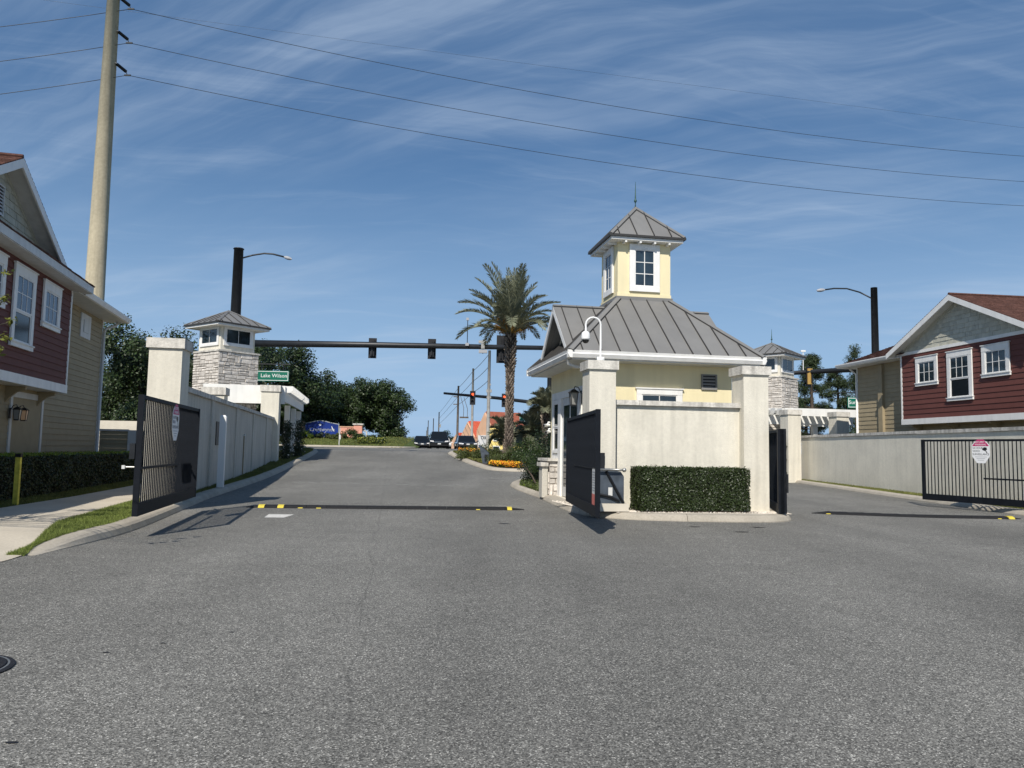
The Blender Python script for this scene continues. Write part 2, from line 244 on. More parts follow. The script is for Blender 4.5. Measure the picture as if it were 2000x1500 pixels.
# ------------------------------------------------------------------ mesh builder
def clip2(poly, a, b, c):                     # keep a*x+b*y+c >= 0
    out = []
    for i in range(len(poly)):
        p, q = poly[i], poly[(i + 1) % len(poly)]
        dp = a * p[0] + b * p[1] + c; dq = a * q[0] + b * q[1] + c
        if dp >= 0: out.append(p)
        if dp * dq < 0:
            t = dp / (dp - dq); out.append((p[0] + (q[0] - p[0]) * t, p[1] + (q[1] - p[1]) * t))
    return out
def clip_box(poly, x0, x1, y0, y1):
    for a, b, c in ((1, 0, -x0), (-1, 0, x1), (0, 1, -y0), (0, -1, y1)):
        poly = clip2(poly, a, b, c)
        if len(poly) < 3: return []
    return poly
class MB:
    def __init__(s): s.v = []; s.f = []; s.mi = []; s.cur = 0
    def solid(s, vs, fs):
        vol = 0.0
        c = [sum(p[k] for p in vs) / len(vs) for k in range(3)]
        for f in fs:
            a = [vs[f[0]][k] - c[k] for k in range(3)]
            for i in range(1, len(f) - 1):
                b = [vs[f[i]][k] - c[k] for k in range(3)]; d = [vs[f[i + 1]][k] - c[k] for k in range(3)]
                vol += a[0] * (b[1] * d[2] - b[2] * d[1]) - a[1] * (b[0] * d[2] - b[2] * d[0]) + a[2] * (b[0] * d[1] - b[1] * d[0])
        o = len(s.v); s.v.extend(tuple(p) for p in vs)
        for f in fs:
            g = [i + o for i in f]
            if vol < 0: g.reverse()
            s.f.append(g); s.mi.append(s.cur)
        return s
    def hexa(s, p): return s.solid(p, [(0, 3, 2, 1), (4, 5, 6, 7), (0, 1, 5, 4), (1, 2, 6, 5), (2, 3, 7, 6), (3, 0, 4, 7)])
    def box(s, x0, x1, y0, y1, z0, z1): return s.hexa([(x0, y0, z0), (x1, y0, z0), (x1, y1, z0), (x0, y1, z0), (x0, y0, z1), (x1, y0, z1), (x1, y1, z1), (x0, y1, z1)])
    def fbox(s, F, u0, u1, w0, w1, z0, z1): return s.hexa([F(u0, w0, z0), F(u1, w0, z0), F(u1, w1, z0), F(u0, w1, z0), F(u0, w0, z1), F(u1, w0, z1), F(u1, w1, z1), F(u0, w1, z1)])
    def prism(s, poly, m0, m1):               # poly 2D, two maps (x,y)->3D
        n = len(poly); vs = [m0(*p) for p in poly] + [m1(*p) for p in poly]
        fs = [tuple(range(n - 1, -1, -1)), tuple(range(n, 2 * n))] + [(i, (i + 1) % n, (i + 1) % n + n, i + n) for i in range(n)]
        return s.solid(vs, fs)
    def tube(s, pts, rad, n=8, cap=True):
        pts = [Vector(p) for p in pts]; k = len(pts)
        if isinstance(rad, (int, float)): rad = [rad] * k
        o = len(s.v); up = Vector((0, 0, 1)); prev = None
        for i, p in enumerate(pts):
            t = (pts[min(i + 1, k - 1)] - pts[max(i - 1, 0)]).normalized()
            if prev is None:
                a = t.cross(up)
                if a.length < 1e-3: a = t.cross(Vector((1, 0, 0)))
                a.normalize()
            else:
                a = (prev - t * prev.dot(t)); a = a.normalized() if a.length > 1e-5 else prev
            prev = a; b = t.cross(a)
            for j in range(n):
                an = 2 * math.pi * j / n; q = p + (a * math.cos(an) + b * math.sin(an)) * rad[i]; s.v.append(tuple(q))
        for i in range(k - 1):
            for j in range(n):
                j2 = (j + 1) % n; s.f.append([o + i * n + j, o + (i + 1) * n + j, o + (i + 1) * n + j2, o + i * n + j2][::-1]); s.mi.append(s.cur)
        if cap:
            s.f.append([o + j for j in range(n)]); s.mi.append(s.cur)
            s.f.append([o + (k - 1) * n + j for j in range(n)][::-1]); s.mi.append(s.cur)
        return s
    def lathe(s, prof, c=(0, 0, 0), n=16):    # prof [(r,z)] bottom to top
        o = len(s.v)
        for r, z in prof:
            for j in range(n):
                an = 2 * math.pi * j / n; s.v.append((c[0] + r * math.cos(an), c[1] + r * math.sin(an), c[2] + z))
        for i in range(len(prof) - 1):
            for j in range(n):
                j2 = (j + 1) % n; s.f.append([o + i * n + j, o + i * n + j2, o + (i + 1) * n + j2, o + (i + 1) * n + j]); s.mi.append(s.cur)
        s.f.append([o + j for j in range(n)][::-1]); s.mi.append(s.cur)
        s.f.append([o + (len(prof) - 1) * n + j for j in range(n)]); s.mi.append(s.cur)
        return s
    def ball(s, c, r, n=10, sq=(1, 1, 1)):
        o = len(s.v); m = n // 2
        for i in range(m + 1):
            ph = math.pi * i / m
            for j in range(n):
                an = 2 * math.pi * j / n; s.v.append((c[0] + r * sq[0] * math.sin(ph) * math.cos(an), c[1] + r * sq[1] * math.sin(ph) * math.sin(an), c[2] - r * sq[2] * math.cos(ph)))
        for i in range(m):
            for j in range(n):
                j2 = (j + 1) % n; s.f.append([o + i * n + j, o + i * n + j2, o + (i + 1) * n + j2, o + (i + 1) * n + j]); s.mi.append(s.cur)
        return s
    def mesh(s, name, mats, smooth=False):
        me = bpy.data.meshes.new(name); me.from_pydata(s.v, [], s.f)
        for m in mats: me.materials.append(M[m])
        if len(mats) > 1: me.polygons.foreach_set('material_index', s.mi)
        if smooth: me.polygons.foreach_set('use_smooth', [True] * len(s.f))
        me.update(); return me
def link(name, data, parent=None, loc=(0, 0, 0), rz=0):
    o = bpy.data.objects.new(name, data); COL.objects.link(o); o.location = loc; o.rotation_euler = (0, 0, rz)
    if parent is not None: o.parent = parent
    return o
def tag(o, label, cat, group=None):
    o['label'] = label; o['category'] = cat
    if group: o['group'] = group
    return o
def thing(name, label, cat, loc=(0, 0, 0), rz=0.0, group=None): return tag(link(name, None, None, loc, rz), label, cat, group)
def part(name, mb, mats, parent, smooth=False, loc=(0, 0, 0), rz=0.0, label=None, kind=None):
    if isinstance(mats, str): mats = [mats]
    o = link(name, mb.mesh(name, mats, smooth) if isinstance(mb, MB) else mb, parent, loc, rz)
    if label: o['label'] = label
    if kind: o['kind'] = kind
    return o
def struct(name, mb, mats, smooth=False, parent=None, kind='structure'):
    o = part(name, mb, mats, parent, smooth); o['kind'] = kind; return o
def copy_thing(root, loc, rz, label, group=None):
    r = root.copy(); COL.objects.link(r); r.location = loc; r.rotation_euler = (0, 0, rz); r['label'] = label
    if group: r['group'] = group
    for ch in list(root.children):
        c = ch.copy(); COL.objects.link(c); c.parent = r
        for g in list(ch.children):
            d = g.copy(); COL.objects.link(d); d.parent = c
    return r
def fac(ox, oy, ux, uy, nx=None, ny=None):
    if nx is None: nx, ny = uy, -ux
    return lambda u, w_, z: (ox + ux * u + nx * w_, oy + uy * u + ny * w_, z)
def text(parent, body, size, mtl, loc, rot, ext=0.002, align='CENTER', xs=1.0, name='lettering'):
    c = bpy.data.curves.new(name, 'FONT'); c.body = body; c.size = size; c.extrude = ext; c.align_x = align; c.align_y = 'CENTER'; c.resolution_u = 2
    tmp = bpy.data.objects.new('tmp', c); COL.objects.link(tmp); bpy.context.view_layer.update(); me = bpy.data.meshes.new_from_object(tmp.evaluated_get(bpy.context.evaluated_depsgraph_get())); bpy.data.objects.remove(tmp); me.materials.clear(); me.materials.append(M[mtl])
    o = link(name, me, parent, loc); o.rotation_euler = rot; o.scale = (xs, 1, 1); return o

# ------------------------------------------------------------------ terrain
HL = ([-50, 20, 26, 32, 37, 42, 47, 52, 57, 61, 65, 70, 400], [0, 0, .06, .14, .27, .45, .67, .92, 1.17, 1.36, 1.48, 1.5, 1.5])
HR = ([-50, 10, 16, 32, 46, 56, 66, 72, 400], [0, 0, -.1, -.1, .02, .5, 1.3, 1.5, 1.5])
def sstep(a, b, x): t = min(1, max(0, (x - a) / (b - a))); return t * t * (3 - 2 * t)
def hill(x, y):
    ww = sstep(5, 12, x); return float(np.interp(y, *HL)) * (1 - ww) + float(np.interp(y, *HR)) * ww
def sheet(ys, xl, xr, nx, zf):
    mb = MB()
    for y in ys:
        a, b = xl(y), xr(y)
        for i in range(nx + 1):
            x = a + (b - a) * i / nx; mb.v.append((x, y, zf(x, y)))
    for j in range(len(ys) - 1):
        for i in range(nx):
            o = j * (nx + 1) + i; mb.f.append([o, o + 1, o + nx + 2, o + nx + 1]); mb.mi.append(0)
    return mb
ysR = [-15, 0, 5, 10, 14, 18, 20, 23, 26, 29, 32, 34, 36, 38, 40, 42, 44, 46, 48, 50, 52, 54, 56, 58, 60, 62, 64, 66, 68, 70, 76, 85]
def gz(x, y):
    z = hill(x, min(y, 390)) - 0.06
    return z
struct('ground', sheet([-60, -15] + ysR[1:] + [100, 200, 600, 2500], lambda y: -60 if y < 200 else -2500, lambda y: 60 if y < 200 else 2500, 24, gz), 'lawn')
struct('road', sheet(ysR, lambda y: -59, lambda y: 59, 40, lambda x, y: hill(x, y)), 'asphalt')
# far road beyond the junction, heading away down the view
struct('far_road', sheet([84.9, 120, 200, 400, 900], lambda y: -0.14 * y + 3.5 - 12, lambda y: -0.14 * y + 3.5 + 8, 2, lambda x, y: 1.505), 'asphalt')

def ramp(y): return 0.03 + 0.97 * sstep(10.6, 12.6, y)
def vz(x, y): return hill(x, y) + 0.15 * ramp(y)
kx_y = [10.9, 12.4, 13.9, 16.8, 21, 25, 30, 44, 55, 58, 60.5, 62.0]; kx_x = [-6.62, -6.62, -6.75, -7.4, -8.42, -9.1, -9.9, -12.15, -13.75, -14.5, -16.2, -19.5]
def kL(y): return float(np.interp(y, kx_y, kx_x))
ysL = [10.75, 10.9, 11.3, 11.8, 12.4, 13, 13.9, 15, 16.8, 19, 21, 23, 25, 27.5, 30, 33, 36, 40, 44, 48, 52, 55, 58, 60.5, 62]
struct('lawn', sheet(ysL, lambda y: -58, lambda y: kL(y) - 0.2, 50, lambda x, y: vz(x, y) - 0.01), 'dirt')
sw_r = ([10.3, 10.9, 12.4, 13.9, 18.6, 24, 60], [-6.66, -6.75, -7.4, -8.1, -9.2, -10.4, -17.6])
sw_l = ([10.3, 13.5, 15.0, 16.2, 26, 60], [-9.4, -9.9, -10.4, -10.8, -12.35, -19.5])
ysS = [10.25, 10.5, 10.9, 11.4, 11.9, 12.4, 13, 13.9, 15, 16.2, 18, 20, 22, 24, 27, 30, 34]
sidewalk = struct('sidewalk', sheet(ysS, lambda y: float(np.interp(y, *sw_l)), lambda y: float(np.interp(y, *sw_r)), 4, lambda x, y: vz(x, y) + 0.004), 'sidewalk')

def resample(pts, step):
    out = [pts[0]]
    for a, b in zip(pts, pts[1:]):
        d = math.dist(a, b); n = max(1, int(round(d / step)))
        for i in range(1, n + 1): out.append((a[0] + (b[0] - a[0]) * i / n, a[1] + (b[1] - a[1]) * i / n))
    return out
def smooth_line(pts, it=2, closed=False):
    for _ in range(it):
        q = []
        n = len(pts)
        rng = range(n) if closed else range(n - 1)
        if not closed: q.append(pts[0])
        for i in rng:
            a, b = pts[i], pts[(i + 1) % n]
            q.append((a[0] * .75 + b[0] * .25, a[1] * .75 + b[1] * .25)); q.append((a[0] * .25 + b[0] * .75, a[1] * .25 + b[1] * .75))
        if not closed: q.append(pts[-1])
        pts = q
    return pts
PROF = [(0.0, -0.05), (0.0, 0.02), (0.05, 0.105), (0.11, 0.142), (0.17, 0.155), (0.36, 0.157), (0.36, -0.05)]
def kerb(name, line, side, zf=hill, seg=3.0, top=lambda y: 1.0, closed=False):
    """side=+1: kerb body lies to the left of the travel direction"""
    root = link('kerb', None); root['kind'] = 'structure'
    line = resample(line, 0.35)
    if closed: line = line + [line[1]]
    acc = 0; cur = [0]; segs = []
    for i in range(1, len(line)):
        acc += math.dist(line[i - 1], line[i]); cur.append(i)
        if acc >= seg or i == len(line) - 1: segs.append(cur); cur = [i]; acc = 0
    for idx in segs:
        if len(idx) < 2: continue
        mb = MB(); k = len(PROF)
        for q, i in enumerate(idx):
            a = line[max(i - 1, 0)]; b = line[min(i + 1, len(line) - 1)]
            tx, ty = b[0] - a[0], b[1] - a[1]; d = math.hypot(tx, ty); tx /= d; ty /= d
            px, py = line[i]
            g = 0.006 if q == 0 else (-0.006 if q == len(idx) - 1 else 0); px += tx * g; py += ty * g
            nx, ny = -ty * side, tx * side
            for (o, z) in PROF: mb.v.append((px + nx * o, py + ny * o, zf(px, py) + (z if z < 0 else z * top(py))))
        m = len(idx)
        for q in range(m - 1):
            for j in range(k - 1):
                f = [q * k + j, q * k + j + 1, (q + 1) * k + j + 1, (q + 1) * k + j]
                mb.f.append(f if side < 0 else f[::-1]); mb.mi.append(0)
        mb.f.append(list(range(k))[::-1] if side > 0 else list(range(k))); mb.mi.append(0)
        mb.f.append([(m - 1) * k + j for j in range(k)] if side > 0 else [(m - 1) * k + j for j in range(k)][::-1]); mb.mi.append(0)
        o = part('kerb_segment', mb, 'kerb', root)
        bpy.context.view_layer  # keep cheap
    return root
kerb('kerb', smooth_line(list(zip(kx_x, kx_y)), 2), 1, top=ramp)
# guardhouse island
ISL = [(.15, 32.6), (-.05, 31.2), (.25, 28.6), (.98, 24.6), (1.35, 21.4), (1.62, 19.6), (2.2, 18.45), (3.3, 17.95), (5.5, 18.0), (6.5, 18.35), (7.05, 19.2), (7.15, 21), (7.0, 26), (6.3, 32), (4.5, 35.4), (2.0, 36), (.7, 34.8)]
isl = smooth_line(ISL, 2, True)
kerb('kerb', isl + [isl[0]], 1, closed=True)
def inset(poly, d):
    out = []; n = len(poly)
    for i in range(n):
        a, b = poly[i - 1], poly[(i + 1) % n]; tx, ty = b[0] - a[0], b[1] - a[1]; L_ = math.hypot(tx, ty) or 1
        out.append((poly[i][0] - ty / L_ * d, poly[i][1] + tx / L_ * d))
    return out
def polysheet(name, poly, dz, mtl, kind='structure', zf=hill, cell=1.0, parent=None):
    mb = MB(); xs = [p[0] for p in poly]; ys = [p[1] for p in poly]
    y = min(ys)
    # fine grid clip is only right for convex pieces; use bmesh triangulate instead
    bm = bmesh.new(); vs = [bm.verts.new((p[0], p[1], 0)) for p in poly]; bm.faces.new(vs)
    y = math.floor(min(ys)) + 1.0
    while y < max(ys):
        bmesh.ops.bisect_plane(bm, geom=bm.verts[:] + bm.edges[:] + bm.faces[:], plane_co=(0, y, 0), plane_no=(0, 1, 0)); y += 2.0
    bmesh.ops.triangulate(bm, faces=bm.faces[:])
    for v in bm.verts: v.co.z = zf(v.co.x, v.co.y) + dz
    bmesh.ops.recalc_face_normals(bm, faces=bm.faces[:])
    if bm.faces and sum(f.normal.z for f in bm.faces) < 0: bmesh.ops.reverse_faces(bm, faces=bm.faces[:])
    me = bpy.data.meshes.new(name); bm.to_mesh(me); bm.free(); me.materials.append(M[mtl])
    o = link(name, me, parent); o['kind'] = kind; return o
polysheet('pavement', inset(isl, 0.34), 0.145, 'slab')
# palm island
PAL = [(-4.45, 58.6), (-4.75, 57.4), (-4.3, 55), (-3.2, 49.5), (-1.95, 44.3), (-1.3, 42.0), (-.5, 41.0), (1, 40.8), (5, 41.2), (7.5, 42.5), (8.5, 46), (8.2, 52), (7, 58), (4, 60.2), (-3.4, 60)]
pal = smooth_line(PAL, 2, True)
kerb('kerb', pal + [pal[0]], 1, closed=True)
polysheet('planting_bed', inset(pal, 0.34), 0.15, 'mulch')
# right-hand verge
RV = [(16.1, 62), (16.05, 46.1), (15.9, 38), (15.75, 31), (15.45, 27), (15.2, 24.0), (15.4, 22.6), (16.4, 21.7), (19, 21.3), (59, 21.3)]
rv = smooth_line(RV, 2)
kerb('kerb', rv, 1, top=lambda y: 1.0)
polysheet('verge', inset(rv, 0.34)[1:-1] + [(59, 62)], 0.14, 'dirt')

# ------------------------------------------------------------------ numpy foliage
def quads(name, P, A, B, mtl, parent=None, smooth=False, mats=None, mi=None):
    """rhombus leaves at P with half axes A and B"""
    n = len(P); V = np.empty((n, 4, 3), np.float32)
    V[:, 0] = P - A; V[:, 1] = P + B; V[:, 2] = P + A; V[:, 3] = P - B
    me = bpy.data.meshes.new(name); me.vertices.add(4 * n); me.vertices.foreach_set('co', V.ravel())
    me.loops.add(4 * n); me.loops.foreach_set('vertex_index', np.arange(4 * n, dtype=np.int32)); me.polygons.add(n)
    me.polygons.foreach_set('loop_start', np.arange(0, 4 * n, 4, dtype=np.int32))
    for m in (mats or [mtl]): me.materials.append(M[m])
    if mi is not None: me.polygons.foreach_set('material_index', mi.astype(np.int32))
    me.update(calc_edges=True); me.validate(); return me
def unit(v): return v / np.maximum(np.linalg.norm(v, axis=1, keepdims=True), 1e-6)
def leaves_at(P, Nrm, size, asp=0.5, jit=0.8):
    n = len(P); nn = unit(Nrm + RNG.normal(0, jit, (n, 3))); t = unit(np.cross(nn, RNG.normal(0, 1, (n, 3)))); b = np.cross(nn, t)
    s = (size * RNG.uniform(0.6, 1.25, n))[:, None]; return P, t * s * 0.5, b * s * 0.5 * asp
def cloud_points(clumps, n, shell=0.55):
    cs_ = np.array(clumps, float); wts = cs_[:, 3] ** 2; idx = RNG.choice(len(cs_), n, p=wts / wts.sum())
    d = unit(RNG.normal(0, 1, (n, 3))); r = RNG.uniform(0, 1, n) ** shell * cs_[idx, 3]
    wob = 1 + 0.25 * np.sin(d[:, 0] * 7 + idx) * np.cos(d[:, 2] * 6 + idx * 2)
    return cs_[idx, :3] + d * (r * wob)[:, None] * np.array([1, 1, 0.82]), d
def make_tree(name, label, cat, loc, h, rx, zc, rz_, n, leaf, mtl, group=None, nclump=60, clr=1.0, trunk_r=0.2, seed=0, droop=0.0, drape=None):
    rr = np.random.default_rng(seed)
    root = thing(name, label, cat, loc, 0, group)
    cl = []
    for i in range(nclump):
        d = rr.normal(0, 1, 3); d /= np.linalg.norm(d); k = rr.uniform(0.35, 0.98)
        c = np.array([d[0] * rx * k, d[1] * rx * k, zc + d[2] * rz_ * k]); 
        if c[2] < 0.7: c[2] = rr.uniform(0.5, 1.4)
        cl.append((*c, clr * rr.uniform(0.6, 1.3)))
    P, d = cloud_points(cl, n); out = P - np.array([0, 0, zc * 0.6]); nr = unit(d * 0.7 + unit(out) * 0.6 + np.array([0, 0, 0.35]))
    P[:, 2] = np.maximum(P[:, 2], 0.15)
    part('crown', quads('crown', *leaves_at(P, nr, leaf, 0.6, 0.55), mtl), mtl, root)
    mb = MB(); top = zc * 0.9
    pts = [(0, 0, -0.2), (0.06 * rx * rr.normal(), 0.05, top * 0.4), (0.08 * rx * rr.normal(), 0.05 * rx * rr.normal(), top)]
    mb.tube(pts, [trunk_r, trunk_r * 0.75, trunk_r * 0.4], 8)
    for i in range(9):
        c = cl[rr.integers(0, nclump)]; t = rr.uniform(0.35, 0.9); s = Vector(pts[0]).lerp(Vector(pts[2]), t)
        mid = s.lerp(Vector(c[:3]), 0.5) + Vector((0, 0, 0.25)); mb.tube([s, mid, c[:3]], [trunk_r * 0.4, trunk_r * 0.25, trunk_r * 0.08], 5)
    part('trunk', mb, 'bark', root, True)
    return root
def box_leaves(name, F, u0, u1, w0, w1, z0, z1, dens, size, mtl, parent, zf=None, wob=0.03, top_m=None):
    """leaves over the faces of a clipped hedge; F maps (u,w,z)"""
    Ls, Ws, Hs = u1 - u0, w1 - w0, z1 - z0
    areas = np.array([Ls * Hs, Ls * Hs, Ws * Hs, Ws * Hs, Ls * Ws]); n = (areas * dens).astype(int)
    P = []; Nn = []
    for k, m in enumerate(n):
        a = RNG.uniform(0, 1, m); b = RNG.uniform(0, 1, m); dep = -np.abs(RNG.normal(0, 0.035, m)) + 0.012 + wob * np.sin(a * Ls * 5 + k) * np.sin(b * 9 + k)
        if k == 0: u, w_, z, nn = u0 + a * Ls, w1 + dep, z0 + b * Hs, (0, 1, 0)
        elif k == 1: u, w_, z, nn = u0 + a * Ls, w0 - dep, z0 + b * Hs, (0, -1, 0)
        elif k == 2: u, w_, z, nn = u0 - dep, w0 + a * Ws, z0 + b * Hs, (-1, 0, 0)
        elif k == 3: u, w_, z, nn = u1 + dep, w0 + a * Ws, z0 + b * Hs, (1, 0, 0)
        else: u, w_, z, nn = u0 + a * Ls, w0 + b * Ws, z1 + dep, (0, 0, 1)
        P.append(np.stack([u, w_, z], 1)); Nn.append(np.tile(nn, (m, 1)))
    P = np.concatenate(P); Nn = np.concatenate(Nn).astype(float)
    o = np.array(F(0, 0, 0)); U = np.array(F(1, 0, 0)) - o; W = np.array(F(0, 1, 0)) - o; Zv = np.array((0, 0, 1.0))
    P3 = o + P[:, :1] * U + P[:, 1:2] * W + P[:, 2:3] * Zv; N3 = Nn[:, :1] * U + Nn[:, 1:2] * W + Nn[:, 2:3] * Zv
    part(name, quads(name, *leaves_at(P3, N3 + np.array([0, 0, 0.4]), size, 0.6, 0.6), mtl), mtl, parent)
def blades(name, P, h, mtl, wdt=0.006, lean=0.5):
    n = len(P); d = RNG.normal(0, lean, (n, 3)); d[:, 2] = 1; d = unit(d) * (h * RNG.uniform(0.5, 1.3, n))[:, None]
    t = RNG.normal(0, 1, (n, 3)); t[:, 2] = 0; t = unit(t) * wdt
    V = np.empty((n, 3, 3), np.float32); V[:, 0] = P - t; V[:, 1] = P + t; V[:, 2] = P + d
    me = bpy.data.meshes.new(name); me.vertices.add(3 * n); me.vertices.foreach_set('co', V.ravel()); me.loops.add(3 * n)
    me.loops.foreach_set('vertex_index', np.arange(3 * n, dtype=np.int32)); me.polygons.add(n); me.polygons.foreach_set('loop_start', np.arange(0, 3 * n, 3, dtype=np.int32))
    me.materials.append(M[mtl]); me.update(calc_edges=True)
    o = tag(link(name, me), 'x', 'grass'); del o['label']; o['kind'] = 'stuff'; return o
def fill_y(n, y0, y1, xl, xr, zf, dz):
    y = RNG.uniform(y0, y1, n); a = RNG.uniform(0, 1, n); P = np.empty((n, 3))
    for i in range(n):
        l_, r_ = xl(y[i]), xr(y[i]); x = l_ + (r_ - l_) * a[i]; P[i] = (x, y[i], zf(x, y[i]) + dz)
    return P
g = blades('grass', fill_y(52000, 10.8, 19.5, lambda y: float(np.interp(y, *sw_r)) + 0.01, lambda y: kL(y) - 0.34, vz, -0.01), 0.065, 'grass', 0.006, 0.55); g['label'] = 'bright green grass on the verge between left kerb and sidewalk'
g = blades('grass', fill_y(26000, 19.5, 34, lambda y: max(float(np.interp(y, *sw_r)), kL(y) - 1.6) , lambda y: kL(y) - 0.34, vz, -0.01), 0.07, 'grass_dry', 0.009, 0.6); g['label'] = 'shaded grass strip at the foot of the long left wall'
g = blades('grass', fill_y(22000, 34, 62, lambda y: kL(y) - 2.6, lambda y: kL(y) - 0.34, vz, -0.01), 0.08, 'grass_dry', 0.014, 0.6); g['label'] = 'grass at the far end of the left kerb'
def hx(y): return -11.3 - 0.163 * (y - 14.1)
g = blades('grass', fill_y(26000, 14.6, 28, lambda y: hx(y) - 0.1, lambda y: float(np.interp(y, *sw_l)) + 0.0, vz, -0.01), 0.06, 'grass_dry', 0.009, 0.6); g['label'] = 'thin grass strip between the left hedge and the sidewalk'
def rvx(y): return float(np.interp(y, [21.5, 22.6, 24, 27, 31, 38, 46.1, 62], [16.6, 15.4, 15.2, 15.45, 15.75, 15.9, 16.05, 16.1]))
g = blades('grass', fill_y(24000, 22.5, 60, lambda y: rvx(y) + 0.34, lambda y: rvx(y) + 1.3, hill, 0.14), 0.07, 'grass_dry', 0.012, 0.6); g['label'] = 'dry grass strip between right kerb and right wall'

# ------------------------------------------------------------------ shared architectural builders
def boards(parent, F, poly, z0, z1, pitch, mtl, name='siding_board', prot=0.022, base=0.0, jig=0.0):
    """lapped horizontal boards over a convex facade polygon [(u,z)]"""
    z = z0
    while z < z1 - 1e-4:
        p = clip_box(poly, -1e3, 1e3, z + 0.001, min(z + pitch, z1) - 0.001)
        if len(p) >= 3:
            zz0 = z
            def mo(u, zz_): t = (zz_ - zz0) / pitch; return F(u, base + prot * (1 - t) + 0.004, zz_)
            ua, ub = min(q[0] for q in p), max(q[0] for q in p); cuts = [ua - 1]; x = ua + random.uniform(.6, 3.6)
            while x < ub - .4: cuts.append(x); x += 3.66
            cuts.append(ub + 1)
            for ca_, cb_ in zip(cuts, cuts[1:]):
                pp_ = clip_box(p, ca_ + .0015, cb_ - .0015, -1e3, 1e3)
                if len(pp_) >= 3: mb = MB(); mb.prism(pp_, lambda u, zz_: F(u, base - 0.01, zz_), mo); part(name, mb, mtl, parent)
        z += pitch
def shakes(parent, F, poly, z0, z1, pitch, wid, mtl, name='shingle', base=0.0):
    z = z0; row = 0
    us = [p[0] for p in poly]
    while z < z1 - 1e-4:
        u = min(us) - random.uniform(0, wid)
        while u < max(us):
            w_ = wid * random.uniform(0.75, 1.3); p = clip_box(poly, u + 0.004, u + w_ - 0.004, z + 0.002, min(z + pitch, z1))
            if len(p) >= 3:
                zz0 = z + random.uniform(-0.012, 0.006); j = random.uniform(0.018, 0.034)
                mb = MB(); mb.prism(p, lambda a, b: F(a, base - 0.01, b), lambda a, b: F(a, base + j * (1 - 0.75 * (b - zz0) / pitch), b)); part(name, mb, mtl, parent)
            u += w_
        z += pitch; row += 1
def window(parent, F, u0, u1, z0, z1, cols, rows, sash=None, trim=0.14, base=0.02, glassm='glass', trimm='white_trim', head=0.0, sill=True, frame=0.045, lower_open=False):
    """casing (window) > sash, panes, muntins. u0..z1 is the outside of the casing"""
    mb = MB(); sl_ = 0.15 if sill else trim
    mb.fbox(F, u0, u1, base - 0.02, base + 0.035, z1 - trim - head, z1); mb.fbox(F, u0, u0 + trim, base - 0.02, base + 0.03, z0 + sl_, z1 - trim - head); mb.fbox(F, u1 - trim, u1, base - 0.02, base + 0.03, z0 + sl_, z1 - trim - head)
    if sill:
        mb.fbox(F, u0 - 0.03, u1 + 0.03, base - 0.02, base + 0.045, z0, z0 + sl_ - 0.035); mb.fbox(F, u0 - 0.05, u1 + 0.05, base - 0.02, base + 0.075, z0 + sl_ - 0.035, z0 + sl_)
        mb.fbox(F, u0 - 0.04, u1 + 0.04, base - 0.02, base + 0.06, z1 + 0.001, z1 + 0.035)
    else: mb.fbox(F, u0, u1, base - 0.02, base + 0.035, z0, z0 + sl_)
    wn = part('window', mb, trimm, parent)
    a0, a1, b0, b1 = u0 + trim, u1 - trim, z0 + sl_, z1 - trim - head
    def sash_part(b0, b1, cols, rows, gm, off=0.0):
        mb = MB(); fr = frame; w0, w1 = base - 0.015, base + 0.014 + off
        mb.fbox(F, a0 + .001, a1 - .001, w0, w1, b0, b0 + fr); mb.fbox(F, a0 + .001, a1 - .001, w0, w1, b1 - fr, b1); mb.fbox(F, a0 + .001, a0 + fr, w0, w1, b0 + fr, b1 - fr); mb.fbox(F, a1 - fr, a1 - .001, w0, w1, b0 + fr, b1 - fr)
        part('sash', mb, trimm, wn)
        cu = (a1 - a0 - 2 * fr) / cols; cz = (b1 - b0 - 2 * fr) / rows; mw = 0.011
        for i in range(cols):
            for j in range(rows):
                mb = MB(); mb.fbox(F, a0 + fr + i * cu, a0 + fr + (i + 1) * cu - .001, base - 0.02, base - 0.004 + off, b0 + fr + j * cz, b0 + fr + (j + 1) * cz - .001); part('pane', mb, gm, wn)
        for i in range(1, cols):
            mb = MB(); mb.fbox(F, a0 + fr + i * cu - mw, a0 + fr + i * cu + mw, base - 0.018, base + 0.006 + off, b0 + fr, b1 - fr); part('muntin', mb, trimm, wn)
        for j in range(1, rows):
            mb = MB(); mb.fbox(F, a0 + fr, a1 - fr, base - 0.018, base + 0.004 + off, b0 + fr + j * cz - mw, b0 + fr + j * cz + mw); part('muntin', mb, trimm, wn)
    if sash is None: sash_part(b0, b1, cols, rows, glassm)
    else:
        zm = b0 + (b1 - b0) * sash; sash_part(zm - 0.02, b1, cols, rows, glassm, 0.012); sash_part(b0, zm - 0.021, 1, 1, 'glass_dark')
    return wn
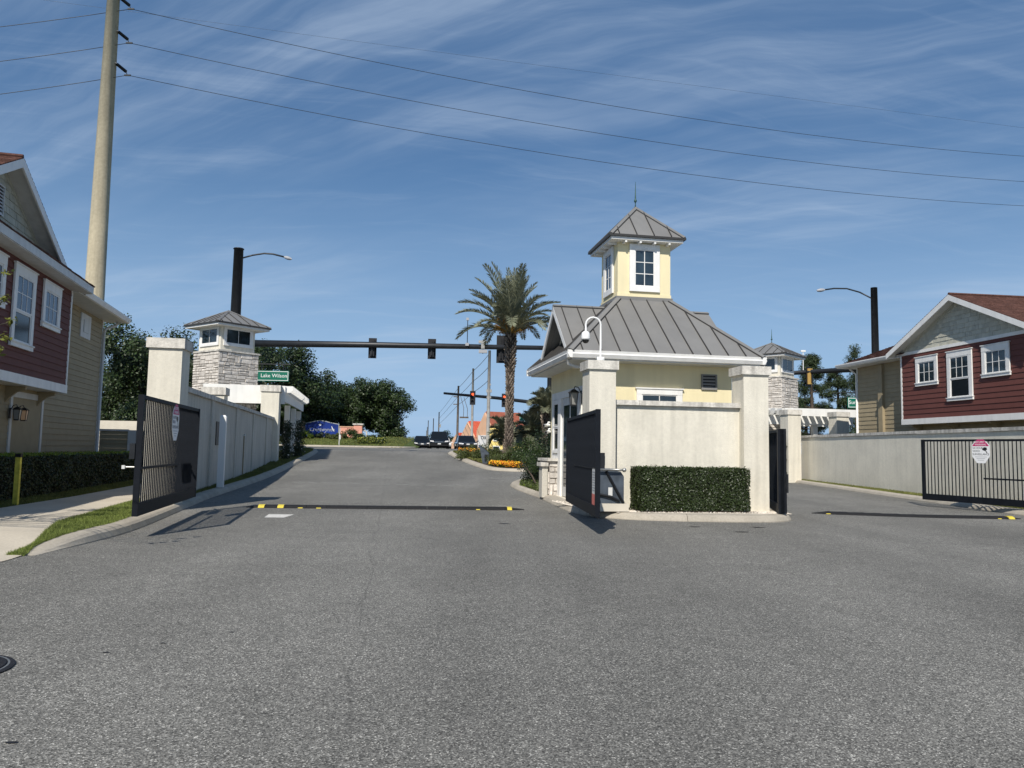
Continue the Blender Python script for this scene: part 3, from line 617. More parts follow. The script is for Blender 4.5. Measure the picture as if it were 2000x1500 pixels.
def louvre(parent, F, u0, u1, z0, z1, n, mtl, base=0.0):
    mb = MB(); t = 0.04
    mb.fbox(F, u0, u1, base, base + 0.05, z1 - t, z1); mb.fbox(F, u0, u1, base, base + 0.05, z0, z0 + t); mb.fbox(F, u0, u0 + t, base, base + 0.05, z0 + t, z1 - t); mb.fbox(F, u1 - t, u1, base, base + 0.05, z0 + t, z1 - t)
    v = part('vent', mb, mtl, parent)
    mb = MB(); mb.fbox(F, u0 + t, u1 - t, base - 0.01, base + 0.006, z0 + t, z1 - t); part('vent_backing', mb, 'sign_black', v)
    h = (z1 - z0 - 2 * t) / n
    for i in range(n):
        z = z0 + t + i * h; mb = MB(); mb.hexa([F(u0 + t, .045 + base, z), F(u1 - t, .045 + base, z), F(u1 - t, .035 + base, z), F(u0 + t, .035 + base, z), F(u0 + t, .02 + base, z + h * .62), F(u1 - t, .02 + base, z + h * .62), F(u1 - t, .01 + base, z + h * .6), F(u0 + t, .01 + base, z + h * .6)]); part('vent_slat', mb, mtl, v)
def stone_face(parent, F, u0, u1, z0, z1, seed, parts=True, hmin=0.30, hmax=0.50):
    """coursed rubble: bands of blocks, each split into differently sized stones"""
    rr = random.Random(seed); z = z0; cells = []
    while z < z1 - 0.03:
        h = rr.uniform(hmin, hmax)
        if z + h > z1 - 0.16: h = z1 - z
        u = u0
        while u < u1 - 0.02:
            w_ = rr.uniform(0.36, 0.78)
            if u + w_ > u1 - 0.2: w_ = u1 - u
            k = rr.random(); a = rr.uniform(.34, .66); b = rr.uniform(.35, .65)
            if h < .24: rows = [(0, 0, 1, 1)]
            elif k < .18: rows = [(0, 0, 1, a), (0, a, 1, 1)]
            elif k < .48: rows = [(0, 0, b, .34), (b, 0, 1, .34), (0, .34, 1, .66), (0, .66, b, 1), (b, .66, 1, 1)]
            elif k < .56: rows = [(0, 0, b, 1), (b, 0, 1, a), (b, a, 1, 1)]
            elif k < .64: rows = [(0, 0, b, a), (0, a, b, 1), (b, 0, 1, 1)]
            elif k < .82: rows = [(0, 0, b, a), (b, 0, 1, a), (0, a, 1, 1)]
            else: rows = [(0, 0, 1, a), (0, a, b, 1), (b, a, 1, 1)]
            for (x0, y0, x1, y1) in rows: cells.append((u + x0 * w_, z + y0 * h, u + x1 * w_, z + y1 * h))
            u += w_
        z += h
    for (ua, a, ub, b) in cells:
        g = 0.007; pr = rr.uniform(0.03, 0.065); j = lambda s=0.009: rr.uniform(-s, s); e = 0.013
        lo = [F(ua + g, -0.02, a + g), F(ub - g, -0.02, a + g), F(ub - g, -0.02, b - g), F(ua + g, -0.02, b - g)]
        hi = [F(ua + g + e + j(), pr + j(.012), a + g + e + j(.008)), F(ub - g - e + j(), pr + j(.012), a + g + e + j(.008)), F(ub - g - e + j(), pr + j(.012), b - g - e + j(.008)), F(ua + g + e + j(), pr + j(.012), b - g - e + j(.008))]
        mb = MB(); mb.solid(lo + hi, [(0, 3, 2, 1), (4, 5, 6, 7), (0, 1, 5, 4), (1, 2, 6, 5), (2, 3, 7, 6), (3, 0, 4, 7)]); part('stone', mb, 'stone', parent)
def metal_plane(parent, p00, p10, p11, p01, pitch, off=0.0, cap=False):
    """standing-seam panels on a quad p00-p10 (eave) p01-p11 (top); ribs run up the slope"""
    A, B, C_, D = map(Vector, (p00, p10, p11, p01)); U = (B - A).normalized(); Nn = U.cross(D - A)
    if Nn.length < 1e-6: Nn = U.cross(C_ - A)
    Nn.normalize()
    if Nn.z < 0: Nn = -Nn
    T = Nn.cross(U).normalized()
    if T.z < 0: T = -T
    f = lambda p: ((p - A).dot(U), (p - A).dot(T)); poly = [f(A), f(B), f(C_), f(D)]
    if (C_ - D).length < 1e-4: poly = poly[:3]
    Lu = (B - A).length; tmax = max(p[1] for p in poly); n = max(1, round((Lu - off) / pitch))
    edges = [0.0] + [off + pitch * (i + 0.5) for i in range(n + 1) if 0.05 < off + pitch * (i + .5) < Lu - 0.05] + [Lu]
    m3 = lambda h: (lambda u, t: tuple(A + U * u + T * t + Nn * h))
    umin = min(p[0] for p in poly); umax = max(p[0] for p in poly)
    edges[0] = umin; edges[-1] = max(umax, Lu)
    for a, b in zip(edges, edges[1:]):
        p = clip_box(poly, a + 0.004, b - 0.004, -1, tmax + 1)
        if len(p) >= 3: mb = MB(); mb.prism(p, m3(-0.03), m3(0.006)); part('roof_panel', mb, 'roof_metal', parent)
    for a in edges[1:-1]:
        p = clip_box(poly, a - 0.011, a + 0.011, -1, tmax + 1)
        if len(p) >= 3: mb = MB(); mb.prism(p, m3(-0.02), m3(0.04)); part('roof_seam', mb, 'roof_seam', parent)
def ridge_cap(parent, a, b, r=0.045, mtl='roof_metal', wd=0.10):
    a, b = Vector(a), Vector(b); t = (b - a).normalized(); s = t.cross(Vector((0, 0, 1))).normalized(); u = s.cross(t)
    mb = MB(); pr = [(-wd, -0.045), (-wd, -0.015), (0, 0.035), (wd, -0.015), (wd, -0.045), (0, 0.0)]
    mb.prism(pr, lambda x, y: tuple(a + s * x + u * y), lambda x, y: tuple(b + s * x + u * y)); part('ridge_cap', mb, mtl, parent)
    mb = MB(); mb.prism([(-wd - .012, -0.05), (-wd - .012, -0.022), (-wd + .01, -0.018), (-wd + .01, -0.05)], lambda x, y: tuple(a + s * x + u * y), lambda x, y: tuple(b + s * x + u * y))
    mb.prism([(wd + .012, -0.05), (wd + .012, -0.022), (wd - .01, -0.018), (wd - .01, -0.05)], lambda x, y: tuple(a + s * x + u * y), lambda x, y: tuple(b + s * x + u * y)); part('ridge_trim', mb, 'roof_seam', parent)
def finial(parent, c, h, s=1.0):
    mb = MB(); mb.lathe([(0.035 * s, 0), (0.02 * s, h * .12), (0.02 * s, h * .2), (0.055 * s, h * .24), (0.06 * s, h * .28), (0.03 * s, h * .33), (0.028 * s, h * .38), (0.006 * s, h)], c, 10); part('finial', mb, 'finial_green', parent, True)
def lantern(label, loc, rz, s=1.0, lit=False, cat='lantern'):
    t = thing('wall_lantern', label, cat, loc, rz)
    mb = MB(); mb.box(-.05 * s, .05 * s, -.0, .02 * s, .05 * s, .35 * s); mb.tube([(0, 0, .30 * s), (0, -.06 * s, .42 * s), (0, -.14 * s, .44 * s), (0, -.17 * s, .36 * s)], .012 * s, 6); part('bracket', mb, 'black_metal', t)
    mb = MB(); c = (0, -.17 * s)
    mb.prism([(-.1, -.1), (.1, -.1), (.1, .1), (-.1, .1)], lambda x, y: (c[0] + x * s * 1.15, c[1] + y * s * 1.15, .30 * s), lambda x, y: (c[0] + x * s * .25, c[1] + y * s * .25, .38 * s)); part('lamp_roof', mb, 'black_metal', t)
    mb = MB(); mb.prism([(-.08, -.08), (.08, -.08), (.08, .08), (-.08, .08)], lambda x, y: (c[0] + x * s * .7, c[1] + y * s * .7, 0.03 * s), lambda x, y: (c[0] + x * s, c[1] + y * s, .298 * s)); part('lamp_glass', mb, 'warm_bulb' if lit else 'lantern_glass', t)
    mb = MB()
    for x, y in ((-.08, -.08), (.08, -.08), (.08, .08), (-.08, .08)): mb.tube([(c[0] + x * s * .72, c[1] + y * s * .72, .02 * s), (c[0] + x * s * 1.03, c[1] + y * s * 1.03, .30 * s)], .009 * s, 5)
    mb.prism([(-.08, -.08), (.08, -.08), (.08, .08), (-.08, .08)], lambda x, y: (c[0] + x * s * .8, c[1] + y * s * .8, 0), lambda x, y: (c[0] + x * s * .8, c[1] + y * s * .8, .028 * s)); part('cage', mb, 'black_metal', t)
    return t

# ================================================================== GUARDHOUSE
GH = thing('guardhouse', 'pale yellow guardhouse with grey metal roof and small square cupola tower', 'guardhouse', (1.52, 20.3, 0.0), R(10))
Z0 = 0.15
mb = MB(); mb.box(.7, 4.95, .7, 5.15, Z0, 4.06); part('wall', mb, 'yellow_stucco', GH)
Ff = fac(0, .7, 1, 0); Fl = fac(.7, 0, 0, -1)          # Fl: u = -v
window(GH, Ff, 2.1, 3.44, 2.2, 3.34, 2, 1, trim=.15, base=.03, frame=.03, sill=True)
louvre(GH, Ff, 4.02, 4.49, 3.37, 3.81, 4, 'vent_grey')
# left (drive-up) side: white surround, tall window, sliding door leaf
mb = MB(); mb.fbox(Fl, -4.90, -.75, 0, .03, 3.20, 3.42); mb.fbox(Fl, -4.90, -4.68, 0, .03, 1.30, 3.20); mb.fbox(Fl, -3.80, -3.45, 0, .09, Z0, 3.20); mb.fbox(Fl, -1.5, -1.2, 0, .05, Z0, 3.2); mb.fbox(Fl, -4.68, -3.8, 0, .03, 1.30, 1.48); part('surround', mb, 'white_trim', GH)
window(GH, Fl, -4.66, -3.82, 1.50, 3.18, 1, 1, sash=.5, trim=.09, base=.03, sill=False)
mb = MB(); mb.fbox(Fl, -3.42, -1.52, .0, .03, Z0 + .05, 3.18); dr = part('door', mb, 'grey_trim', GH)
mb = MB(); mb.fbox(Fl, -3.25, -2.55, .03, .036, .5, 2.95); mb.fbox(Fl, -2.40, -1.7, .03, .036, .5, 2.95); part('door_pane', mb, 'glass', dr)
mb = MB(); mb.tube([Fl(-2.52, .08, 1.0), Fl(-2.52, .08, 1.9)], .015, 6); part('handle', mb, 'black_metal', dr)
# stone plinth at the far left corner and its ledge
stone_face(GH, fac(.38, 0, 0, -1), -5.10, -3.85, .20, 1.24, 5, hmin=.3, hmax=.4)
stone_face(GH, fac(0, 3.85, 1, 0), .36, .72, .16, 1.24, 6, hmin=.3, hmax=.4)
mb = MB(); mb.box(.38, .70, 3.85, 5.10, .14, 1.24); part('plinth', mb, 'mortar', GH)
mb = MB(); mb.box(.28, .72, 3.72, 5.2, 1.245, 1.33); part('ledge', mb, 'cap_stone', GH)
mb = MB(); mb.box(.13, .31, 3.80, 4.25, .12, 1.08); part('low_pier', mb, 'stucco_shade_tone', GH)
mb = MB(); mb.box(.07, .31, 3.72, 4.33, 1.085, 1.20); part('pier_cap', mb, 'cap_stone', GH)
# soffit, fascia, gutters
mb = MB(); mb.box(.10, 5.50, .10, 5.60, 4.03, 4.07); part('soffit', mb, 'grey_trim', GH)
gp = [(0, 0), (.02, -.07), (.0, -.10), (.05, -.20), (.13, -.21), (.13, 0)]
def gutter(parent, a, b, n, ztop, s=1.0, mtl='white_trim', name='gutter'):
    mb = MB(); mb.prism([(x * s, z * s) for x, z in gp], lambda x, z: (a[0] - n[0] * x, a[1] - n[1] * x, ztop + z), lambda x, z: (b[0] - n[0] * x, b[1] - n[1] * x, ztop + z)); part(name, mb, mtl, parent)
EZ = 4.27
gutter(GH, (-.05, -.02), (5.66, -.02), (0, -1), EZ); gutter(GH, (-.05, 5.72), (-.05, -.02), (-1, 0), EZ); gutter(GH, (5.66, -.02), (5.66, 5.72), (1, 0), EZ); gutter(GH, (5.66, 5.72), (-.05, 5.72), (0, 1), EZ)
mb = MB(); mb.tube([(.02, .35, 4.08), (.05, .36, 3.93), (.25, .42, 3.86), (.55, .5, 3.86), (.66, .62, 3.78), (.66, .64, .3)], .045, 8); part('downpipe', mb, 'grey_trim', GH, True)
# roof: hipped to the cupola, with two small cross gables
CU0, CU1, CV0, CV1, TZ = 2.06, 3.74, 2.31, 3.99, 6.20
e = [(0, 0, EZ - .005), (5.6, 0, EZ - .005), (5.6, 5.66, EZ - .005), (0, 5.66, EZ - .005)]; tq = [(CU0, CV0, TZ), (CU1, CV0, TZ), (CU1, CV1, TZ), (CU0, CV1, TZ)]
for i in range(4): metal_plane(GH, e[i], e[(i + 1) % 4], tq[(i + 1) % 4], tq[i], .52, off=.1)
for i in range(4): ridge_cap(GH, Vector(e[i]) + Vector((0, 0, .02)), Vector(tq[i]) + Vector((0, 0, .02)))
mb = MB(); mb.box(CU0 - .06, CU1 + .06, CV0 - .06, CV1 + .06, TZ - .12, TZ + .07); part('flashing', mb, 'roof_metal', GH)
RZ, GF = 6.04, 4.42
for sgn in (0, 1):
    ux = .25 if sgn == 0 else 5.35; ui = 2.5 if sgn == 0 else 3.1; mv = 3.15
    for vv in (1.25, 5.05):
        if sgn == 0: metal_plane(GH, (ux, vv, GF), (ui, vv, GF), (ui, mv, RZ), (ux, mv, RZ), .5)
        else: metal_plane(GH, (ui, vv, GF), (ux, vv, GF), (ux, mv, RZ), (ui, mv, RZ), .5)
    ridge_cap(GH, (ux, mv, RZ + .01), (ui, mv, RZ + .01), wd=.07)
    s_ = -1 if sgn == 0 else 1; xg = ux - s_ * .48
    mb = MB(); mb.prism([(1.55, 4.62), (4.75, 4.62), (3.15, 5.90)], lambda v, z: (xg, v, z), lambda v, z: (xg - s_ * .05, v, z)); part('gable', mb, 'shake', GH)  # grey-tan instead of yellow: shade of the recess painted into the wall
    for a, b in (((1.22, GF - .03), (3.15, RZ - .02)), ((5.08, GF - .03), (3.15, RZ - .02))):
        d = Vector((0, b[0] - a[0], b[1] - a[1])).normalized(); nn = Vector((0, -d.z, d.y)); nn = nn if nn.z < 0 else -nn
        A = Vector((ux, a[0], a[1])); B = Vector((ux, b[0], b[1])); o1, o2 = nn * .16, Vector((-s_ * .045, 0, 0))
        mb = MB(); mb.hexa([tuple(A + o2), tuple(A), tuple(A + o1), tuple(A + o1 + o2), tuple(B + o2), tuple(B), tuple(B + o1), tuple(B + o1 + o2)]); part('rake_board', mb, 'white_trim', GH)
# cupola
mb = MB(); mb.box(CU0, CU1, CV0, CV1, TZ, 8.02); cup = part('cupola', mb, 'yellow_stucco', GH)
mb = MB(); mb.box(CU0 - .02, CU1 + .02, CV0 - .02, CV1 + .02, TZ + .075, TZ + .17); part('base_band', mb, 'yellow_stucco', cup)
for F in (fac(0, CV0, 1, 0), fac(CU0, 0, 0, -1), fac(CU1, 0, 0, 1), fac(0, CV1, -1, 0)):
    a, b = ((CU0, CU1) if F(0, 1, 0)[1] < CV0 and F(0, 0, 0)[0] == 0 and F(1, 0, 0)[0] == 1 else (None, None))
    if a is None:
        q = F(1, 0, 0); p = F(0, 0, 0); d = (q[0] - p[0], q[1] - p[1])
        a = {(0, -1): -CV1, (0, 1): CV0, (-1, 0): -CU1}[(round(d[0]), round(d[1]))]
    window(GH, F, a + .36, a + 1.32, 6.44, 7.90, 2, 3, trim=.165, base=.03, frame=.03, glassm='glass', sill=False)
ce = [(1.72, 1.97, 8.10), (4.08, 1.97, 8.10), (4.08, 4.33, 8.10), (1.72, 4.33, 8.10)]; ap = (2.9, 3.15, 9.32)
for i in range(4): metal_plane(GH, ce[i], ce[(i + 1) % 4], ap, ap, .55); ridge_cap(GH, Vector(ce[i]) + Vector((0, 0, .015)), Vector(ap) + Vector((0, 0, .015)), wd=.075)
mb = MB(); mb.box(1.69, 4.11, 1.94, 4.36, 8.035, 8.10); part('drip_edge', mb, 'roof_seam', GH)
mb = MB(); mb.box(1.76, 4.04, 2.01, 4.29, 7.95, 8.034); part('cupola_fascia', mb, 'white_trim', GH)
for k in range(4):
    for F in (fac(0, 2.31, 1, 0), fac(2.06, 0, 0, -1)):
        u = (2.2 + .46 * k) if F(1, 0, 0)[0] == 1 else (-3.85 + .46 * k); mb = MB(); mb.fbox(F, u, u + .06, 0, .28, 7.88, 7.948); part('rafter_tail', mb, 'white_trim', GH)
finial(GH, ap, .86, .8)
# things fixed to the guardhouse
lantern('black coach lantern on the left side of the yellow guardhouse', (1.52 + .66 * math.cos(R(10)) - 1.25 * math.sin(R(10)), 20.3 + .66 * math.sin(R(10)) + 1.25 * math.cos(R(10)), 2.84), R(-80), 1.25)
def bullet_cam(loc, rz, label):
    t = thing('security_camera', label, 'camera', loc, rz, 'white cameras at the guardhouse corner')
    mb = MB(); mb.lathe([(.05, 0), (.05, .03), (.02, .05)], (0, 0, .06), 10); mb.tube([(0, 0, .08), (-.08, -.02, .02)], .018, 6); part('mount', mb, 'plastic_white', t, True)
    mb = MB(); mb.tube([(0.02, .02, 0), (-.22, -.10, -.04)], [.05, .05], 10); part('body', mb, 'plastic_white', t, True)
    mb = MB(); mb.tube([(-.22, -.10, -.04), (-.235, -.108, -.0425)], [.04, .038], 10); part('lens', mb, 'dark_lens', t)
c10, s10 = math.cos(R(10)), math.sin(R(10))
def gw(u, v, z): return (1.52 + u * c10 - v * s10, 20.3 + u * s10 + v * c10, z)
bullet_cam(gw(.62, 5.1, 2.42), R(20), 'upper white bullet camera at the far left guardhouse corner')
bullet_cam(gw(.62, 5.0, 2.20), R(35), 'lower white bullet camera at the far left guardhouse corner')

# ------------------------------------------------------------------ enclosure wall in front
EW = thing('enclosure_wall', 'cream stucco wall with two square pillars in front of the guardhouse', 'wall', (1.925, 19.0, 0), R(9.3))
for u in (0, 4.08):
    mb = MB(); mb.box(u, u + .68, 0, .68, 0, 3.62); pl = part('pillar', mb, 'stucco', EW)
    mb = MB(); mb.box(u - .06, u + .74, -.06, .74, 3.62, 3.84); part('pillar_cap', mb, 'cap_stone', pl)
    mb = MB(); mb.box(u - .02, u + .70, -.02, .70, 3.585, 3.618); part('pillar_collar', mb, 'stucco', pl)
mb = MB(); mb.box(.68, 4.08, .27, .49, 0, 2.76); part('wall_panel', mb, 'stucco', EW)
us = [.682, 1.35, 2.32, 3.24, 4.10]
for a, b in zip(us, us[1:]): mb = MB(); mb.box(a + .004, b - .004, .17, .60, 2.762 + random.uniform(0, .004), 2.885); part('coping_slab', mb, 'cap_stone', EW)
mb = MB(); mb.box(.78, .785, .262, .268, .2, 2.7); part('control_joint', mb, 'mortar', EW)

# hedge and pebbles at its foot
HG = thing('clipped_hedge', 'low box-clipped green hedge against the cream enclosure wall', 'hedge', (1.925, 19.0, 0.13), R(9.3))
Fh = lambda u, w_, z: (u, w_, z)
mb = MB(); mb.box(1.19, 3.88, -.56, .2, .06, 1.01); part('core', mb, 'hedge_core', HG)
box_leaves('foliage', Fh, 1.15, 3.93, -.61, .25, .05, 1.055, 3400, .045, 'leaf_hedge', HG, wob=.035)
Pq = np.stack([RNG.uniform(1.15, 3.97, 900), RNG.uniform(-.6, .25, 900), 1.07 + np.abs(RNG.normal(0, .022, 900))], 1); part('stray_shoots', quads('stray_shoots', *leaves_at(Pq, np.tile([0, .6, .5], (900, 1)), .06, .4, .9), 'leaf_bush'), 'leaf_bush', HG)
Pq = np.stack([RNG.uniform(1.0, 4.1, 700), RNG.uniform(-.74, -.5, 700), RNG.uniform(.025, .05, 700)], 1); part('leaf_litter', quads('leaf_litter', *leaves_at(Pq, np.tile([0, 0, 1.], (700, 1)), .035, .5, .3), 'mulch'), 'mulch', HG, kind='stuff')
mb = MB()
for k in range(34): x_ = 1.22 + k * .08; mb.tube([(x_, -.45 + random.uniform(-.08, .05), -.0), (x_ + random.uniform(-.05, .05), -.42, .2)], .01, 4)
part('stems', mb, 'bark', HG, kind='stuff')
def pebbles(label, n, fn, r0=.012, r1=.03):
    mb = MB()
    for _ in range(n):
        x, y, z = fn(); r = random.uniform(r0, r1); o = len(mb.v)
        a = random.uniform(0, 6.28)
        for k in range(4): mb.v.append((x + r * math.cos(a + k * 1.57) * random.uniform(.7, 1.2), y + r * math.sin(a + k * 1.57), z))
        mb.v.append((x, y, z + r * .8))
        for k in range(4): mb.f.append([o + k, o + (k + 1) % 4, o + 4]); mb.mi.append(0)
    o = part('pebbles', mb, 'pebble', None); o['kind'] = 'stuff'; o['label'] = label; o['category'] = 'pebbles'
def ewp(u, v):
    c, s = math.cos(R(9.3)), math.sin(R(9.3)); return 1.925 + u * c - v * s, 19.0 + u * s + v * c
def fn(): u = random.uniform(.5, 5.0); x, y = ewp(u, random.uniform(-.72, -.1)); return x, y, hill(x, y) + .145
pebbles('pale pebbles scattered around the foot of the clipped hedge', 1500, fn)
def fn(): x = random.uniform(.9, 1.9); y = random.uniform(19.8, 21.8); return max(x, 1.75 - .28 * (y - 19.8)), y, hill(x, y) + .146
pebbles('pale pebbles beside the open gate at the guardhouse', 500, fn)

# dome camera on a crook pole
t = thing('dome_camera', 'white dome camera hanging from a crooked pole on the left pillar cap', 'camera', (*ewp(.36, .3), 3.84), 0)
mb = MB(); mb.box(-.09, .09, -.09, .09, 0, .12); mb.tube([(0, 0, .12)] + [(0, 0, .9)] + [(-.19 + .19 * math.cos(a), 0, .95 + .19 * math.sin(a)) for a in np.linspace(0, math.pi, 9)] + [(-.38, 0, .78)], .024, 10); part('pole', mb, 'plastic_white', t, True)
mb = MB(); mb.lathe([(.05, .32), (.10, .28), (.115, .14), (.11, .10)][::-1], (-.38, 0, .46), 14); part('housing', mb, 'plastic_white', t, True)
mb = MB(); mb.ball((-.38, 0, .555), .09, 14); part('dome', mb, 'dark_lens', t, True)

# ------------------------------------------------------------------ sliding / swinging gates
G_H = 2.05
def make_gate(name, label, p_near, p_far, zb, pd=.0112, pu=.0095, boxside=1, midrail=True, sign=None, group='black steel picket gate leaves'):
    """leaf from p_near to p_far; local x runs near -> far"""
    dx, dy = p_far[0] - p_near[0], p_far[1] - p_near[1]; Lg = math.hypot(dx, dy); rz = math.atan2(dy, dx)
    t = thing(name, label, 'gate', (*p_near, zb), rz, group)
    for x0 in (0, Lg - .09): mb = MB(); mb.box(x0, x0 + .09, -.045, .045, 0, G_H); part('stile', mb, 'gate_metal', t)
    mb = MB(); mb.box(.091, Lg - .091, -.03, .03, G_H - .07, G_H - .002); part('top_rail', mb, 'gate_metal', t)
    mb = MB(); mb.box(.091, Lg - .091, -.04, .04, .0, .21); part('bottom_rail', mb, 'gate_metal', t)
    n = int(round((Lg - .18) / .134)); me = MB().box(-pu, pu, -pd, pd, .211, G_H - .071).mesh('picket', ['gate_metal'])
    for i in range(1, n): link('picket', me, t, (.09 + (Lg - .18) * i / n, 0, 0))
    return t, Lg
gl, Lg = make_gate('swing_gate', 'left black steel picket gate standing open beside the left kerb', (-6.28, 13.0), (-7.38, 18.1), .36)
mb = MB(); mb.box(.05, 3.2, -.02, .02, .78, .82); part('cross_rail', mb, 'gate_metal', gl)
mb = MB(); mb.box(-.02, .13, .046, .13, .96, 1.22); lk = part('lock_box', mb, 'black_metal', gl)
mb = MB(); mb.box(.02, .09, .131, .14, .99, 1.19); part('lock_plate', mb, 'steel', lk)
mb = MB(); mb.tube([(.1, .046, .82), (.1, .22, .82)], .014, 6); part('latch_rod', mb, 'steel', gl)
mb = MB(); mb.box(.07, .13, .21, .26, .79, .85); part('latch_pad', mb, 'label_white', gl)
mb = MB(); mb.box(3.6, 4.6, .03, .12, .6, .86); part('arm_bracket', mb, 'gate_metal', gl)
mb = MB(); mb.tube([(4.2, .08, .6), (4.3, .08, .2)], .03, 6); mb.tube([(4.5, .06, .8), (5.1, .25, .8)], .03, 6); part('operator_arm', mb, 'gate_metal', gl)
gr, Lr = make_gate('swing_gate', 'black picket gate leaf standing open in front of the left pillar', (1.66, 14.65), (1.43, 19.3), .34, .019, .0115)
mb = MB(); mb.box(.0, .14, -.13, -.046, .92, 1.22); lk = part('lock_box', mb, 'black_metal', gr)
mb = MB(); mb.box(.03, .11, -.14, -.131, .98, 1.16); part('lock_plate', mb, 'steel', lk)
part('cross_rail', MB().box(.09, 3.4, -.02, .02, .9, .93), 'gate_metal', gr)
mb = MB(); mb.box(.18, .58, .0145, .020, .28, .92); st = part('sticker', mb, 'label_white', gr)
mb = MB(); mb.box(.18, .58, .0201, .022, .20, .42); part('sticker_band', mb, 'label_red', st)
for k in range(8): mb = MB(); mb.box(.22, .54, .0201, .0225, .48 + k * .05, .50 + k * .05); part('sticker_line', mb, 'sign_grey', st)
gf, Lf = make_gate('swing_gate', 'black picket gate folded back against the right-hand wall', (14.2, 26.6), (15.75, 22.3), .13, .011, .0115)
mb = MB(); mb.box(2.3, 4.5, -.02, .02, .78, .83); part('cross_rail', mb, 'gate_metal', gf)
ge, Le = make_gate('swing_gate', 'black gate leaf seen edge-on beside the right pillar', (6.60, 18.75), (7.5, 23.3), .0)
ge.location.z = .16
mb = MB(); mb.box(.0, .18, -.14, -.05, .5, .95); part('lock_box', mb, 'black_metal', ge)
mb = MB(); mb.box(.0, .12, -.10, .10, .0, G_H); part('end_plate', mb, 'gate_metal', ge)
# octagonal warning signs on the gates
def warn_sign(parent, x, z, r, side, rzs=0):
    """on a gate's face; side = -1 or +1 is the local y side"""
    t = link('warning_sign', None, parent, (x, side * .022, z)); 
    t.rotation_euler = (0, 0, 0 if side < 0 else math.pi)
    oc = [(r * .92 * a, r * 1.12 * b) for a, b in ((.42, 1), (1, .48), (1, -.42), (.45, -1), (-.45, -1), (-1, -.42), (-1, .48), (-.42, 1))]
    mb = MB(); mb.prism(oc, lambda a, b: (a, 0, b), lambda a, b: (a, -.006, b)); bo = part('board', mb, 'sign_white', t)
    up = [(r * .92 * a, r * 1.12 * b) for a, b in ((.36, .98), (.90, .46), (.90, .42), (-.90, .42), (-.90, .46), (-.36, .98))]
    mb = MB(); mb.prism(up, lambda a, b: (a, -.006, b), lambda a, b: (a, -.009, b)); part('sign_header', mb, 'sign_magenta', t)
    rot = (R(90), 0, 0)
    text(t, 'SECURITY', r * .27, 'sign_white', (0, -.0095, r * .84), rot, .001)
    text(t, 'WARNING', r * .24, 'sign_white', (0, -.0095, r * .60), rot, .001)
    text(t, '24 HOUR', r * .26, 'sign_black', (-r * .84, -.0065, r * .28), rot, .001, 'LEFT')
    text(t, 'VIDEO', r * .26, 'sign_black', (-r * .84, -.0065, r * .0), rot, .001, 'LEFT')
    text(t, 'SURVEILLANCE', r * .255, 'sign_black', (0, -.0065, -r * .30), rot, .001)
    for k, ww in enumerate((.75, .55, .4)): mb = MB(); mb.box(-r * ww * .8, r * ww * .8, -.0075, -.006, -r * (.56 + .15 * k), -r * (.52 + .15 * k)); part('small_print', mb, 'sign_grey', t)
    mb = MB(); mb.prism([(.12, .16), (.30, .32), (.52, .30), (.58, .14), (.36, .02), (.2, .08)], lambda a, b: (r * a * 1.15, -.006, r * b * 1.15), lambda a, b: (r * a * 1.15, -.008, r * b * 1.15)); mb.prism([(.42, .08), (.52, .06), (.66, -.16), (.58, -.18)], lambda a, b: (r * a * 1.05, -.006, r * b * 1.1), lambda a, b: (r * a * 1.05, -.008, r * b * 1.1)); part('camera_symbol', mb, 'sign_black', t)
warn_sign(gf, 2.24, 1.67, .34, -1)
warn_sign(gl, 2.69, 1.66, .33, -1)

# operator cabinet
t = thing('gate_operator', 'grey metal gate motor cabinet at the foot of the left pillar', 'gate motor', (2.10, 18.42, .17), R(6))
mb = MB(); mb.prism([(-.12, .22), (.62, .22), (.62, .86), (.54, .98), (.30, 1.02), (-.12, 1.02)], lambda a, b: (a, 0, b - .04), lambda a, b: (a, .42, b - .04)); part('cabinet', mb, 'cabinet', t)
mb = MB(); mb.box(-.2, .72, -.08, .5, 0, .18); part('concrete_pad', mb, 'slab', t)
mb = MB(); mb.tube([(.18, -.03, .95), (.60, -.05, .20)], [.035, .03], 6); mb.tube([(-.12, -.03, .42), (.30, -.04, .34), (.5, -.04, .24)], .035, 6); part('link_arm', mb, 'black_metal', t)
mb = MB(); mb.box(.24, .34, -.008, -.001, .36, .56); part('label_plate', mb, 'label_white', t)
mb = MB(); mb.tube([(-.4, -.10, 1.0), (.30, -.10, .985), (.58, -.10, .98)], [.03, .03, .022], 8); mb.ball((.60, -.10, .98), .055, 10); part('push_arm', mb, 'steel', t, True)

# ------------------------------------------------------------------ left wall, pillar, post
a0 = (-8.50, 18.75); a1 = (-13.9, 45.5); dl = math.hypot(a1[0] - a0[0], a1[1] - a0[1]); ux, uy = (a1[0] - a0[0]) / dl, (a1[1] - a0[1]) / dl
LW = thing('boundary_wall', 'long shaded grey stucco wall behind the left gate', 'wall', (*a0, 0), math.atan2(uy, ux))
def topz(u): return 3.15
mb = MB(); mb.box(0, dl, 0, .24, -.05, 3.0); part('wall_panel', mb, 'stucco_shade_tone', LW)
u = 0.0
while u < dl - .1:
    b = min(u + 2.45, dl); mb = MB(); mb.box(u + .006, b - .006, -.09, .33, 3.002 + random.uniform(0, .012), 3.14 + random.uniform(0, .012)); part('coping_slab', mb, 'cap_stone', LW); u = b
for u in (6.2, 11.5, 16.6, 21.9, dl - .55): mb = MB(); mb.box(u, u + .5, -.05, 0.0, -.05, 3.0); part('pilaster', mb, 'stucco_shade_tone', LW)
mb = MB(); mb.box(7.3, 7.9, -.03, -.001, 1.55, 2.35); part('meter_hatch', mb, 'door_dark', LW)
